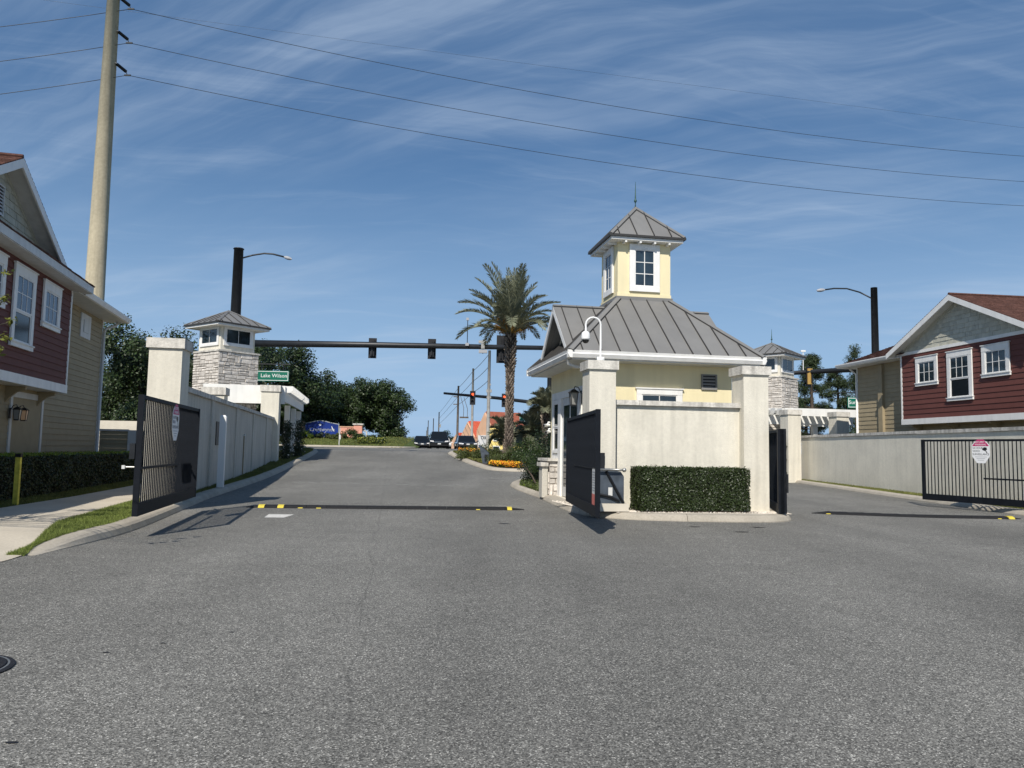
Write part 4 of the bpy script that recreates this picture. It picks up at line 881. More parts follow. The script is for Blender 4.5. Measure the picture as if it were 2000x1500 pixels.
P = thing('gate_pillar', 'square cream pillar with block cap behind the left gate', 'pillar', (-8.70, 18.2, 0), R(10))
mb = MB(); mb.box(.03, .78, 0, .78, 0, 3.86); part('shaft', mb, 'stucco', P)
mb = MB(); mb.box(-.03, .84, -.06, .84, 3.862, 4.10); part('pillar_cap', mb, 'cap_stone', P)
t = thing('white_post', 'tall square white post in front of the shaded left wall', 'post', (-9.36, 25.0, .15), R(11))
mb = MB(); mb.box(-.10, .10, -.10, .10, 0, 2.32); part('shaft', mb, 'plastic_white', t)
mb = MB(); mb.prism([(-.1, -.1), (.1, -.1), (.1, .1), (-.1, .1)], lambda x, y: (x * 1.02, y * 1.02, 2.321), lambda x, y: (x * .6, y * .6, 2.38)); part('post_cap', mb, 'plastic_white', t)

# ------------------------------------------------------------------ right wall
b0 = (16.78, 44.5); b1 = (17.6, 10.0); dr_ = math.hypot(b1[0] - b0[0], b1[1] - b0[1]); vx, vy = (b1[0] - b0[0]) / dr_, (b1[1] - b0[1]) / dr_
RW = thing('boundary_wall', 'long cream stucco wall in sun behind the right-hand gate', 'wall', (*b0, 0), math.atan2(vy, vx))
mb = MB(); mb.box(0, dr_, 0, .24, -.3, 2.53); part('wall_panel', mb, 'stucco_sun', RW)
u = 0.0
while u < dr_ - .1:
    b = min(u + 2.45, dr_); mb = MB(); mb.box(u + .006, b - .006, -.055, .30, 2.532 + random.uniform(0, .015), 2.66 + random.uniform(0, .015)); part('coping_slab', mb, 'cap_stone', RW); u = b
RP = thing('gate_pillar', 'cream pillar with block cap at the far end of the right wall', 'pillar', (15.60, 43.3, 0), R(12), 'pillars beside the right pergola')
mb = MB(); mb.box(0, .8, 0, .8, 0, 3.82); part('shaft', mb, 'stucco', RP)
mb = MB(); mb.box(-.06, .86, -.06, .86, 3.822, 4.1); part('pillar_cap', mb, 'cap_stone', RP)
copy_thing(RP, (19.33, 45.6, .05), R(12), 'second cream pillar behind the right wall beside the tan house corner')

# ------------------------------------------------------------------ stone towers
def tower(label, cxy, phi, seed, finial_h, zlow, sc=1.0, z0=0.0):
    t = thing('entrance_tower', label, 'tower', (*cxy, z0), phi); t.scale = (sc, sc, sc); W = 1.175
    mb = MB(); mb.box(-W, W, -W, W, 0, 6.5); part('core', mb, 'mortar', t)
    stone_face(t, fac(0, -W, 1, 0), -W - .03, W + .03, zlow, 6.45, seed); stone_face(t, fac(-W, 0, 0, -1), -W - .03, W + .03, zlow, 6.45, seed + 1)
    mb = MB(); mb.box(-W - .09, W + .09, -W - .09, W + .09, 6.46, 6.55); part('ledge', mb, 'cap_stone', t)
    w = 1.03; mb = MB(); mb.box(-w, w, -w, w, 6.55, 7.95); part('lantern_room', mb, 'stucco', t)
    for F in (fac(0, -w, 1, 0), fac(-w, 0, 0, -1), fac(w, 0, 0, 1)):
        window(t, F, -.88, .88, 6.80, 7.86, 2, 1, trim=.12, base=.03, frame=.06, sill=False, glassm='glass')
    e = 1.62; zE = 7.98; A = 8.86
    q = [(-e, -e, zE), (e, -e, zE), (e, e, zE), (-e, e, zE)]
    for i in range(4): metal_plane(t, q[i], q[(i + 1) % 4], (0, 0, A), (0, 0, A), .55); ridge_cap(t, Vector(q[i]) + Vector((0, 0, .015)), (0, 0, A + .015), wd=.08)
    mb = MB(); mb.box(-e - .02, e + .02, -e - .02, e + .02, 7.905, 7.972); part('drip_edge', mb, 'roof_seam', t)
    mb = MB(); mb.box(-e + .05, e - .05, -e + .05, e - .05, 7.80, 7.904); part('fascia', mb, 'white_trim', t)
    if finial_h: finial(t, (0, 0, A), finial_h, 1.0)
    return t
tower('stone veneer tower with grey metal cap roof behind the left wall', (-17.95, 47.9), R(53), 21, 0, 3.0, 1.15, -.24)
tower('stone veneer tower with finial behind the guardhouse to the right', (17.07, 50.2), R(46), 31, .95, 1.4)

# ------------------------------------------------------------------ pergolas
PG = thing('pergola', 'white pergola with rafter tails behind the long left wall', 'pergola', (-13.1, 44.3, .6), R(10.5))
mb = MB(); mb.box(-4.5, 0, 0, .1, 3.35, 4.4); part('front_beam', mb, 'pergola_white', PG)
mb = MB(); mb.box(-.1, 0, .101, 13.0, 3.5, 4.2); part('side_beam', mb, 'pergola_white', PG)
for k in range(30):
    y = .15 + k * .43; mb = MB(); mb.prism([(-4.3, 4.0), (.25, 4.0), (.42, 4.12), (.42, 4.38), (-4.3, 4.38)], lambda a, b: (a, y, b + .02), lambda a, b: (a, y + .09, b + .02)); part('rafter', mb, 'pergola_white', PG)
for (x, y) in ((-.45, .5), (-.3, 4.6), (-.3, 8.6), (-.3, 12.7), (-4.3, .4)): mb = MB(); mb.box(x - .16, x + .16, y - .16, y + .16, -.3, 3.49); part('post', mb, 'pergola_white', PG)
PL = thing('pergola_pillar', 'cream pillar rising above the far end of the left wall', 'pillar', (-14.15, 43.3, .3), R(10), 'pillars along the left pergola')
mb = MB(); mb.box(0, .98, 0, .9, 0, 4.3); part('shaft', mb, 'stucco', PL)
mb = MB(); mb.box(-.07, 1.05, -.07, .97, 4.302, 4.66); part('pillar_cap', mb, 'cap_stone', PL)
copy_thing(PL, (-14.75, 36.6, -.36), R(10), 'short-looking cream pillar just above the left wall before the stone tower')
PR = thing('pergola', 'white pergola with striped rafter shadows beside the right-hand tower', 'pergola', (15.2, 46.8, .4), R(10))
mb = MB(); mb.box(1.25, 6.4, -.62, -.55, 3.52, 3.98); part('front_fascia', mb, 'pergola_white', PR)
mb = MB(); mb.box(-1.2, 6.4, .3, .42, 3.02, 3.58); part('front_beam', mb, 'pergola_white', PR)
mb = MB(); mb.box(-1.2, 6.4, 2.6, 2.72, 3.02, 3.58); part('rear_beam', mb, 'pergola_white', PR)
for k in range(17):
    x = -1.15 + k * .45; mb = MB(); mb.prism([(3.1, 3.585), (-.30, 3.585), (-.42, 3.66), (-.52, 3.82), (-.54, 3.96), (3.1, 3.96)], lambda a, b: (x, a, b), lambda a, b: (x + .16, a, b)); part('rafter', mb, 'pergola_white', PR)
for x in (-.2, 3.75, 5.9): mb = MB(); mb.box(x, x + .3, .44, .74, -.4, 3.58); part('post', mb, 'pergola_white', PR)
def vine(label, loc, r, h, n, flowers, group):
    t = thing('jasmine_vine', label, 'vine', loc, 0, group); cl = [(random.uniform(-.1, .1), random.uniform(-.1, .1), z, r * random.uniform(.8, 1.15)) for z in np.arange(.3, h, .22)]
    Pn, d = cloud_points(cl, n, .4); part('foliage', quads('foliage', *leaves_at(Pn, d, .10, .6), 'leaf_dark'), 'leaf_dark', t)
    Pn, d = cloud_points([(c[0], c[1], c[2], c[3] * 1.05) for c in cl], flowers, .1); part('flowers', quads('flowers', *leaves_at(Pn, d, .11, 1.0), 'flower_white'), 'flower_white', t, kind='stuff')
    mb = MB(); mb.tube([(0, 0, -.1), (.03, 0, h * .8)], .03, 5); part('stem', mb, 'bark', t)
G_ = 'flowering vines at the left pergola'
vine('dark jasmine column with white flowers nearer the left wall end', (-13.35, 45.9, .55), .36, 2.5, 2600, 40, G_)
vine('dark jasmine column with white flowers farther from the left wall', (-13.3, 48.2, .7), .40, 2.4, 2600, 34, G_)
vine('dark climbing vine beside the far right pillar', (15.35, 43.6, .1), .25, 2.4, 1700, 6, 'climbers at the right pergola')

# ------------------------------------------------------------------ the two townhouses (same design, mirrored)
def townhouse(label, loc, rz, m, tan_len, pk, pkz, slope, overhang, gable_w, skirt, tan_top):
    """m=+1: the near end lies at +u ; u is measured from the red corner toward the camera"""
    H = thing('townhouse', label, 'house', loc, rz)
    F = lambda u, w_, z: (m * u, -w_, z)
    Ft = lambda u, w_, z: (m * u, .6 - w_, z)
    RL = 9.2; zb, zt = 3.36, 6.50
    # bodies
    mb = MB(); mb.fbox(F, -.02, RL, -6, -.012, 3.16, zt); part('upper_body', mb, 'board_back', H)
    mb = MB(); mb.fbox(Ft, -tan_len, RL + 6, -6, -.012, -.1, tan_top); part('lower_body', mb, 'board_back', H)
    boards(H, F, [(0, zb), (RL, zb), (RL, zt), (0, zt)], zb, zt, .225 if m > 0 else .19, 'red_board')
    boards(H, Ft, [(-tan_len, .3), (-.01, .3), (-.01, tan_top), (-tan_len, tan_top)], .3, tan_top, .225 if m > 0 else .19, 'tan_board')
    boards(H, Ft, [(.0, .3), (RL + 2, .3), (RL + 2, 3.14), (0, 3.14)], .3, 3.14, .225 if m > 0 else .19, 'tan_board')
    # corner boards, belt board, soffit under the jetty
    mb = MB(); mb.fbox(F, -.10, .0, -.10, .035, 3.14, zt); part('corner_board', mb, 'white_trim', H)
    mb = MB(); mb.fbox(F, -.10, RL, -.62, .05, 3.10, 3.36); part('skirt_board', mb, 'white_trim', H)
    mb = MB(); mb.fbox(Ft, -tan_len - .09, -tan_len, -.1, .03, .2, tan_top); part('corner_board', mb, 'white_trim', H)
    for u in (.45, 2.9, 5.4, 7.9):
        mb = MB(); mb.prism([(0, 3.09), (.5, 3.09), (.5, 3.0), (.28, 2.93), (.12, 2.78), (.0, 2.6)], lambda w_, z: Ft(u, w_, z), lambda w_, z: Ft(u + .12, w_, z)); part('bracket', mb, 'tan_board', H)
    # windows
    for (u0, u1, z0, z1, c, r, sh) in ((1.08, 2.58, 4.86, 6.20, 3, 2, None), (3.22, 4.76, 4.04, 6.20, 3, 2, .47), (5.34, 6.84, 4.88, 6.20, 3, 2, None)):
        window(H, F, u0, u1, z0, z1, c, r, sash=sh, trim=.19, base=.045, glassm='glass_blue' if m < 0 else 'glass', head=.05)
    # gable
    gw0 = 0.0 if not skirt else -.5
    L0, L1 = pk - gable_w, pk + gable_w; foot = pkz - slope * gable_w
    k = lambda z: (pkz - z) / slope
    zb0 = 6.56 if not skirt else 6.86
    poly = [(pk - k(zb0) + .02, zb0), (pk + k(zb0) - .02, zb0), (pk, pkz - .02)]
    Fg = lambda u, w_, z: F(u, w_ + gw0, z)
    mb = MB(); mb.prism(poly, lambda u, z: Fg(u, -.2, z), lambda u, z: Fg(u, -.012, z)); part('gable', mb, 'board_back', H)
    shakes(H, Fg, poly, zb0, pkz - .1, .20, .17 if m < 0 else .20, 'shake')
    mb = MB(); mb.fbox(Fg, poly[0][0], poly[1][0], -.02, .045, zb0 - .14, zb0); part('belt_board', mb, 'white_trim', H)
    if skirt: louvre(H, Fg, 4.45, 4.95, 7.45, 8.25, 8, 'grey_trim', base=.03)
    # main roof slopes of the gable wing + rakes
    for s in (-1, 1):
        e0 = pk + s * gable_w; A = Fg(e0, overhang, foot); B = Fg(pk, overhang, pkz); C2 = Fg(pk, -7.5, pkz); D = Fg(e0, -7.5, foot)
        rl = math.dist((e0, foot), (pk, pkz)); nrow = int(rl / .16)
        mbs = MB()
        for i in range(nrow):
            t0, t1 = i / nrow, (i + 1) / nrow; x = -7.4 ; 
            a_, b_ = (e0 + (pk - e0) * t0, foot + (pkz - foot) * t0), (e0 + (pk - e0) * t1, foot + (pkz - foot) * t1)
            ww = overhang + .02; x = ww - random.uniform(0, .9)
            cuts = [ww]
            while cuts[-1] > -7.4: cuts.append(cuts[-1] - random.uniform(.25, .38))
            for p, q in zip(cuts, cuts[1:]):
                lift = random.uniform(.028, .042)
                mbs.solid([Fg(a_[0], p, a_[1] + .0), Fg(a_[0], q, a_[1]), Fg(b_[0], q, b_[1] + .0), Fg(b_[0], p, b_[1]), Fg(a_[0], p - .004, a_[1] + .05 + lift), Fg(a_[0], q + .004, a_[1] + .05 + lift), Fg(b_[0], q + .004, b_[1] + .062), Fg(b_[0], p - .004, b_[1] + .062)], [(0, 3, 2, 1), (4, 5, 6, 7), (0, 1, 5, 4), (1, 2, 6, 5), (2, 3, 7, 6), (3, 0, 4, 7)])
        part('roof_shingles', mbs, 'shingle', H, kind='stuff')
        # soffit slab and rake board
        mb = MB(); dz = -.10
        mb.hexa([Fg(e0, overhang - .03, foot + dz), Fg(pk, overhang - .03, pkz + dz), Fg(pk, -7.4, pkz + dz), Fg(e0, -7.4, foot + dz), Fg(e0, overhang - .03, foot - .005), Fg(pk, overhang - .03, pkz - .005), Fg(pk, -7.4, pkz - .005), Fg(e0, -7.4, foot - .005)]); part('roof_deck', mb, 'grey_trim', H)
        mb = MB(); mb.hexa([Fg(e0, overhang - .029, foot - .20), Fg(pk, overhang - .029, pkz - .20), Fg(pk, overhang + .02, pkz - .20), Fg(e0, overhang + .02, foot - .20), Fg(e0, overhang - .029, foot + .045), Fg(pk, overhang - .029, pkz + .045), Fg(pk, overhang + .02, pkz + .045), Fg(e0, overhang + .02, foot + .045)]); part('rake_board', mb, 'white_trim', H)
        mb = MB(); mb.hexa([Fg(e0 + .1, -.02, foot - .17), Fg(pk, -.02, pkz - .22), Fg(pk, .03, pkz - .22), Fg(e0 + .1, .03, foot - .17), Fg(e0, -.02, foot - .05), Fg(pk, -.02, pkz - .11), Fg(pk, .03, pkz - .11), Fg(e0, .03, foot - .05)]); part('frieze_board', mb, 'shake', H)
    mb = MB(); mb.tube([Fg(pk, overhang, pkz + .09), Fg(pk, -7.4, pkz + .09)], .06, 6); part('ridge_cap', mb, 'shingle', H)
    return H, F, Ft, Fg
def slope_roof(H, pts, name='roof_slope'):
    """shingled quad: p0,p1 eave, p2,p3 top"""
    A, B, C2, D = map(Vector, pts); n = max(2, int((D - A).length / .16)); mbs = MB(); Nn = (B - A).cross(D - A).normalized(); Nn = Nn if Nn.z > 0 else -Nn
    for i in range(n):
        t0, t1 = i / n, (i + 1) / n; a, b, c, d = A.lerp(D, t0), B.lerp(C2, t0), B.lerp(C2, t1), A.lerp(D, t1); m_ = max(1, int((b - a).length / .32)); sh = random.random() * .5
        cuts = [0] + [min(1, (k + sh) / m_) for k in range(m_)] + [1]; cuts = sorted(set(cuts))
        for p, q in zip(cuts, cuts[1:]):
            if q - p < 1e-3: continue
            l = random.uniform(.03, .045)
            mbs.solid([tuple(a.lerp(b, p)), tuple(a.lerp(b, q)), tuple(d.lerp(c, q)), tuple(d.lerp(c, p)), tuple(a.lerp(b, p) + Nn * l), tuple(a.lerp(b, q) + Nn * l), tuple(d.lerp(c, q) + Nn * .02), tuple(d.lerp(c, p) + Nn * .02)], [(0, 3, 2, 1), (4, 5, 6, 7), (0, 1, 5, 4), (1, 2, 6, 5), (2, 3, 7, 6), (3, 0, 4, 7)])
    part(name, mbs, 'shingle', H, kind='stuff')
def eave_gutter(H, a, b, out, z, name='gutter', h=.17):
    """gutter box from a to b, pointing outwards"""
    a, b, o = Vector(a), Vector(b), Vector(out); mb = MB(); pr = [(0, 0), (.12, 0), (.12, -.05), (.07, -h + .02), (0, -h)]
    mb.prism(pr, lambda x, zz_: tuple(a + o * x + Vector((0, 0, z + zz_))), lambda x, zz_: tuple(b + o * x + Vector((0, 0, z + zz_)))); part(name, mb, 'white_trim', H)
# right house
HR_, F, Ft, Fg = townhouse('townhouse with red upper storey above the sunlit right wall', (18.9, 37.0, 0), R(-82.9), 1, 4.75, 4.05, 8.58, .455, .5, 4.55, False, 6.45)
# tan wing hip roof
slope_roof(HR_, [F(-5.55, 0.15, 6.50), F(.2, 0.15, 6.50), F(1.6, -4.4, 8.5), F(-1.9, -4.4, 8.5)])
mb = MB(); mb.fbox(F, -5.5, -.1, -2, .12, 6.36, 6.42); part('soffit', mb, 'grey_trim', HR_)
eave_gutter(HR_, F(-5.6, .12, 0), F(-.55, .12, 0), (0, -1, 0), 6.56)
mb = MB(); mb.hexa([F(-5.6, .1, 6.38), F(-5.6, -7, 6.38), F(-5.5, -7, 6.38), F(-5.5, .1, 6.38), F(-5.6, .1, 6.56), F(-5.6, -7, 6.56), F(-5.5, -7, 6.56), F(-5.5, .1, 6.56)]); part('fascia', mb, 'white_trim', HR_)
mb = MB(); mb.tube([Ft(-4.95, .42, 6.36), Ft(-4.92, .2, 6.15), Ft(-4.82, .06, 6.0), Ft(-4.82, .06, .4)], .05, 8); part('downpipe', mb, 'white_trim', HR_, True)
mb = MB(); mb.fbox(Ft, -2.72, -2.36, .0, .16, .3, 6.3); part('pilaster', mb, 'tan_board', HR_)
# taller main roof behind
slope_roof(HR_, [F(1.2, -5.5, 8.2), F(12, -5.5, 8.2), F(12, -10.5, 11.2), F(3.5, -10.5, 11.2)])
slope_roof(HR_, [F(1.2, -15.5, 8.2), F(1.2, -5.5, 8.2), F(3.5, -10.5, 11.2), F(3.5, -10.6, 11.2)])
mb = MB(); mb.fbox(F, 1.3, 12, -15, -5.6, 5, 8.19); part('rear_body', mb, 'board_back', HR_)
mb = MB(); c = F(6.3, -6.6, 8.9); mb.tube([c, (c[0], c[1], c[2] + .5)], .09, 8); mb.tube([(c[0], c[1], c[2] + .45), (c[0] - .25, c[1], c[2] + .6)], .10, 8); part('roof_pipe', mb, 'black_metal', HR_)
# left house
HL_, F, Ft, Fg = townhouse('townhouse with shaded red upper storey and tan ground floor beyond the left hedge', (-14.142, 24.226, 0), R(104), -1, 6.1, 4.62, 8.98, .496, .5, 4.22, True, 6.45)
slope_roof(HL_, [F(10, .55, 6.62), F(-.5, .55, 6.62), F(-.3, -.75, 7.02), F(10, -.75, 7.02)], 'skirt_roof')
mb = MB(); mb.fbox(F, -.42, 10, -.1, .5, 6.38, 6.44); part('soffit', mb, 'grey_trim', HL_)
mb = MB(); mb.fbox(F, -.47, 10, .47, .53, 6.40, 6.62); mb.fbox(F, -.47, -.42, -.6, .469, 6.40, 6.62); part('fascia', mb, 'grey_trim', HL_)
slope_roof(HL_, [F(1.2, 0.28, 6.48), F(-6.6, 0.28, 6.48), F(-2.2, -4.6, 8.6), F(1.2, -4.6, 8.6)])
slope_roof(HL_, [F(-6.6, 0.28, 6.48), F(-6.6, -9.5, 6.48), F(-2.2, -4.7, 8.6), F(-2.2, -4.6, 8.6)])
mb = MB(); mb.fbox(F, -6.5, -.1, -9, .22, 6.36, 6.42); part('soffit', mb, 'grey_trim', HL_)
eave_gutter(HL_, F(-6.55, .22, 0), F(-.5, .22, 0), (0, -1, 0), 6.54, h=.2)
mb = MB(); mb.fbox(F, -6.62, -6.55, -9.4, .25, 6.36, 6.55); part('fascia', mb, 'grey_trim', HL_)
mb = MB(); mb.tube([Ft(-6.45, .55, 6.40), Ft(-6.42, .4, 6.22), Ft(-6.2, .12, 6.05), Ft(-6.15, .08, 5.9), Ft(-6.15, .08, .4)], .055, 8); part('downpipe', mb, 'grey_trim', HL_, True)
mb = MB(); mb.fbox(Ft, -4.45, -3.25, .0, .05, 5.35, 6.22); wv = part('wall_vent', mb, 'grey_trim', HL_)
mb = MB(); mb.fbox(Ft, -4.15, -3.55, .05, .07, 5.55, 6.0); part('vent_slats', mb, 'grey_trim', wv)
mb = MB(); mb.fbox(Ft, -1.1, -.5, .0, .05, 5.2, 6.3); part('side_shutter', mb, 'grey_trim', HL_)
mb = MB(); mb.fbox(Ft, .0, .16, .0, .05, .3, 2.98); mb.fbox(Ft, 2.5, 2.66, .0, .05, .3, 2.98); mb.fbox(Ft, .0, 2.66, .0, .055, 2.82, 2.99); df = part('door_frame', mb, 'grey_trim', HL_)
mb = MB(); mb.fbox(Ft, .17, 2.49, .0, .028, .3, 2.81); part('door', mb, 'tan_board', HL_)
mb = MB(); mb.fbox(Ft, -3.4, -3.1, .02, .08, .9, 1.2); part('outlet_cover', mb, 'grey_trim', HL_)
def hl(u, w_, z): c, s = math.cos(R(104)), math.sin(R(104)); p = Ft(u, w_, z); return (-14.142 + p[0] * c - p[1] * s, 24.226 + p[0] * s + p[1] * c, p[2])
lantern('lit black lantern beside the door frame of the tan ground floor', hl(2.15, .06, 2.15), R(104), 1.0, True)
lantern('dark lantern on the tan ground floor at the left edge', hl(2.72, .08, 2.15), R(104), 1.0, False)

# small tan fence screens and the stone-block wall beyond the left hedge
t = thing('fence', 'low tan boarded fence between left house and boundary wall', 'fence', (-17.2, 32.0, .2), R(4))
Fz = fac(0, 0, 1, 0)
boards(t, Fz, [(.1, 0), (1.25, 0), (1.25, 1.85), (.1, 1.85)], 0, 1.85, .19, 'tan_board', 'fence_board', base=-.02)
boards(t, Fz, [(2.45, 0), (6.0, 0), (6.0, 1.75), (2.45, 1.75)], 0, 1.75, .19, 'tan_board', 'fence_board', base=-.02)
for x0, x1, h in ((1.26, 1.75, 1.9),): mb = MB(); mb.box(x0, x1, -.05, .1, 0, h); part('gate_post', mb, 'grey_trim', t)
mb = MB(); mb.box(1.9, 2.44, -.1, .2, 0, 1.85); part('fence_post', mb, 'door_dark', t)
mb = MB(); mb.box(0, 1.26, -.03, .06, 1.852, 1.93); mb.box(2.44, 6.02, -.03, .06, 1.752, 1.83); part('top_rail', mb, 'grey_trim', t)
t = thing('block_wall', 'white stone-block wall with flat coping beyond the tan fence', 'wall', (-25.5, 45.5, .3), R(4))
mb = MB(); mb.box(0, 9, 0, .3, 0, 2.0); part('core', mb, 'mortar', t)
for r_ in range(9):
    x = -random.uniform(0, .4)
    while x < 9:
        w_ = random.uniform(.35, .7); a, b = max(x, 0), min(x + w_, 9)
        if b - a > .05: mb = MB(); mb.box(a + .012, b - .012, -.05 - random.uniform(0, .03), 0, .2 + r_ * .2 + .01, .4 + r_ * .2 - .01); part('block', mb, 'slab', t)
        x += w_
mb = MB(); mb.box(-.1, 9.1, -.14, .4, 2.0, 2.55); part('coping', mb, 'slab', t)

# left hedge
t = thing('clipped_hedge', 'long dark clipped hedge along the left sidewalk', 'hedge', (-11.3, 14.1, .14), math.atan2(1, -.163))
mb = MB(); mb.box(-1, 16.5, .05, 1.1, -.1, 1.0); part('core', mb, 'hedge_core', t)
Fq = lambda u, w_, z: (u, w_, z)
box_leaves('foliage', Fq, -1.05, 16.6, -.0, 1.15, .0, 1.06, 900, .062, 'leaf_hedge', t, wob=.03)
Pq = np.stack([RNG.uniform(-1, 16.5, 9000), RNG.uniform(0, 1.1, 9000), 1.06 + np.abs(RNG.normal(0, .03, 9000))], 1); part('sunlit_top_leaves', quads('sunlit_top_leaves', *leaves_at(Pq, np.tile([0, 0, 1.0], (9000, 1)), .055, .5, .9), 'leaf_lime'), 'leaf_lime', t)  # lighter leaf layer added on top, sunlight on the hedge put into its colour
t = thing('marker_post', 'thin yellow marker post with dark cap by the left hedge', 'post', (-11.05, 17.35, .14), 0)
mb = MB(); mb.box(-.055, .055, -.03, .03, 0, 1.08); part('shaft', mb, 'post_yellow', t)
mb = MB(); mb.box(-.065, .065, -.04, .04, 1.081, 1.16); part('post_cap', mb, 'sign_black', t)

# ================================================================== ROAD FURNITURE
def speed_bump(label, a, b, n, zf, marks, group='black rubber speed bumps'):
    dx, dy = b[0] - a[0], b[1] - a[1]; Lb = math.hypot(dx, dy); t = thing('speed_bump', label, 'speed bump', (a[0], a[1], 0), math.atan2(dy, dx), group)
    pr = [(-.17, 0), (-.12, .05), (-.04, .075), (.04, .075), (.12, .05), (.17, 0)]; w_ = Lb / n
    for i in range(n):
        c = (a[0] + dx * (i + .5) / n, a[1] + dy * (i + .5) / n); z = zf(*c) + .002; x0, x1 = i * w_ + .004, (i + 1) * w_ - .004; mb = MB()
        s0 = .25 if i == 0 else 1; s1 = .25 if i == n - 1 else 1
        mb.prism(pr, lambda p, q: (x0, p * s0, z + q * s0), lambda p, q: (x1, p * s1, z + q * s1)); o = part('rubber_module', mb, 'rubber', t)
        for (k, wd, sd) in marks.get(i, []):
            u0 = i * w_ + w_ * k; u1 = u0 + wd
            lay = [(-.172, .004), (-.122, .055), (-.04, .079), (.04, .079)] if sd == 2 else [(-.173, .003), (-.155, .02)]
            mb = MB(); mb.prism(lay + [(lay[-1][0], lay[-1][1] - .02), (-.12, 0)], lambda p, q: (u0, p, z + q), lambda p, q: (u1, p, z + q)); part('reflective_strip', mb, 'paint_yellow', o)
    return t
speed_bump('long black rubber speed bump across the entry lane', (-6.72, 19.75), (.38, 20.45), 14, hill, {0: [(.66, .15, 2)], 1: [(.60, .15, 2)], 2: [(.6, .12, 1)], 3: [(.5, .12, 1)], 11: [(.5, .10, 1)], 13: [(.1, .12, 2)]})
for o in [x for x in bpy.data.objects if x.name.startswith('reflective_strip')][1:2]: pass
speed_bump('black rubber speed bump across the exit lane on the right', (8.45, 21.7), (14.3, 21.72), 12, hill, {0: [(.7, .12, 1)], 10: [(.5, .10, 1)], 11: [(.15, .16, 2)]})
mb = MB(); mb.v += [(-5.40, 17.1, .004), (-4.98, 17.14, .004), (-4.98, 17.95, .004), (-5.55, 17.9, .004)]; mb.f.append([0, 1, 2, 3]); mb.mi.append(0); struct('road_marking', mb, 'paint_white')
mb = MB()
for k in range(11):
    x0 = -8.7 + k * .6; x1 = x0 + random.uniform(.35, .58); y0 = 30.85 - .1 * k * .6; mb.v += [(x0, y0, hill(x0, y0) + .006), (x1, y0 - .06, hill(x1, y0) + .006), (x1, y0 + .10, hill(x1, y0 + .1) + .006), (x0, y0 + .13, hill(x0, y0 + .13) + .006)]; o = len(mb.v) - 4; mb.f.append([o, o + 1, o + 2, o + 3]); mb.mi.append(0)
struct('stop_line', mb, 'worn_white')
t = thing('manhole_cover', 'round iron manhole cover with rusty centre at the left edge', 'manhole cover', (-3.875, 5.47, .004), .3)
mb = MB(); mb.lathe([(.40, 0), (.40, .006), (.385, .010)], (0, 0, 0), 40); part('frame', mb, 'iron', t)
mb = MB(); mb.lathe([(.345, 0.010), (.345, .016), (.335, .018)], (0, 0, 0), 40); lid = part('lid', mb, 'iron', t)
mb = MB(); mb.lathe([(.29, .018), (.29, .024), (.28, .026)], (0, 0, 0), 24); part('centre_plate', mb, 'rust', lid)
mb = MB()
for k in range(40):
    a = 2 * math.pi * k / 40; b = 2 * math.pi * (k + 1) / 40; o = len(mb.v)
    for an in (a, b): mb.v += [(.355 * math.cos(an), .355 * math.sin(an), .0115), (.368 * math.cos(an), .368 * math.sin(an), .0115)]
    mb.f.append([o, o + 1, o + 3, o + 2]); mb.mi.append(0)
part('rim_ring', mb, 'steel', t)
for i, (x, y, s) in enumerate(((3.99, 16.74, .13), (4.72, 15.84, .15), (5.4, 16.88, .14), (-.11, 16.67, .14), (-2.75, 6.3, .030), (-2.35, 6.7, .028), (-3.05, 6.0, .030), (-2.62, 4.22, .035))):
    lab = ['small dark valve plate in the asphalt in front of the clipped hedge', 'dark valve plate in the asphalt nearest to the camera before the hedge', 'dark valve plate in the asphalt before the right pillar', 'small dark plate in the asphalt beyond the speed bump end', 'middle one of three dark chips in the asphalt right of the manhole', 'farthest of three dark chips in the asphalt right of the manhole', 'nearest of three dark chips in the asphalt right of the manhole', 'dark chip in the asphalt at the lower left corner'][i]
    mb = MB(); n = 9; mb.v += [(s * (1 + .2 * math.sin(k * 3.1 + i)) * math.cos(6.283 * k / n), s * .42 * (1 + .2 * math.cos(k * 5.1 + i)) * math.sin(6.283 * k / n), .005) for k in range(n)]; mb.f.append(list(range(n))); mb.mi.append(0)
    o = part('road_plate' if i < 4 else 'tar_chip', mb, 'iron', None); o.location = (x, y, hill(x, y)); tag(o, lab, 'plate' if i < 4 else 'stone chip')

# ================================================================== MASTS AND SIGNALS
def tube_part(name, pts, r, mtl, parent, n=12): mb = MB(); mb.tube(pts, r, n); return part(name, mb, mtl, parent, True)
def lamp_head(parent, p, d, s=1.0):
    p = Vector(p); d = Vector(d).normalized(); mb = MB()
    mb.tube([p, p + d * .12 * s, p + d * .38 * s, p + d * .62 * s, p + d * .72 * s], [.05 * s, .13 * s, .16 * s, .12 * s, .05 * s], 10); part('lamp_head', mb, 'sign_grey', parent, True)
GR_ = 'tall black signal masts with street lamp arms'
m1 = thing('signal_mast', 'tall black signal mast with street lamp rising behind the left stone tower', 'signal mast', (-19.4, 53.1, 1.0), 0, GR_)
tube_part('mast', [(0, 0, -.3), (0, 0, 14.27)], [.42, .32], 'mast_metal', m1, 20)
tube_part('mast_cap', [(0, 0, 14.27), (0, 0, 14.33)], [.38, .34], 'mast_metal', m1, 20)
tube_part('signal_arm', [(.3, -.2, 7.58), (9, -.25, 7.62), (23.2, -.3, 7.62)], [.25, .21, .15], 'mast_metal', m1, 14)
arm = [(.3, 0, 13.65), (1.0, 0, 13.86), (1.8, 0, 14.0), (2.4, 0, 13.97), (3.2, 0, 13.78)]; tube_part('lamp_arm', arm, .06, 'mast_metal', m1, 8); lamp_head(m1, arm[-1], (1, 0, -.28), .8)
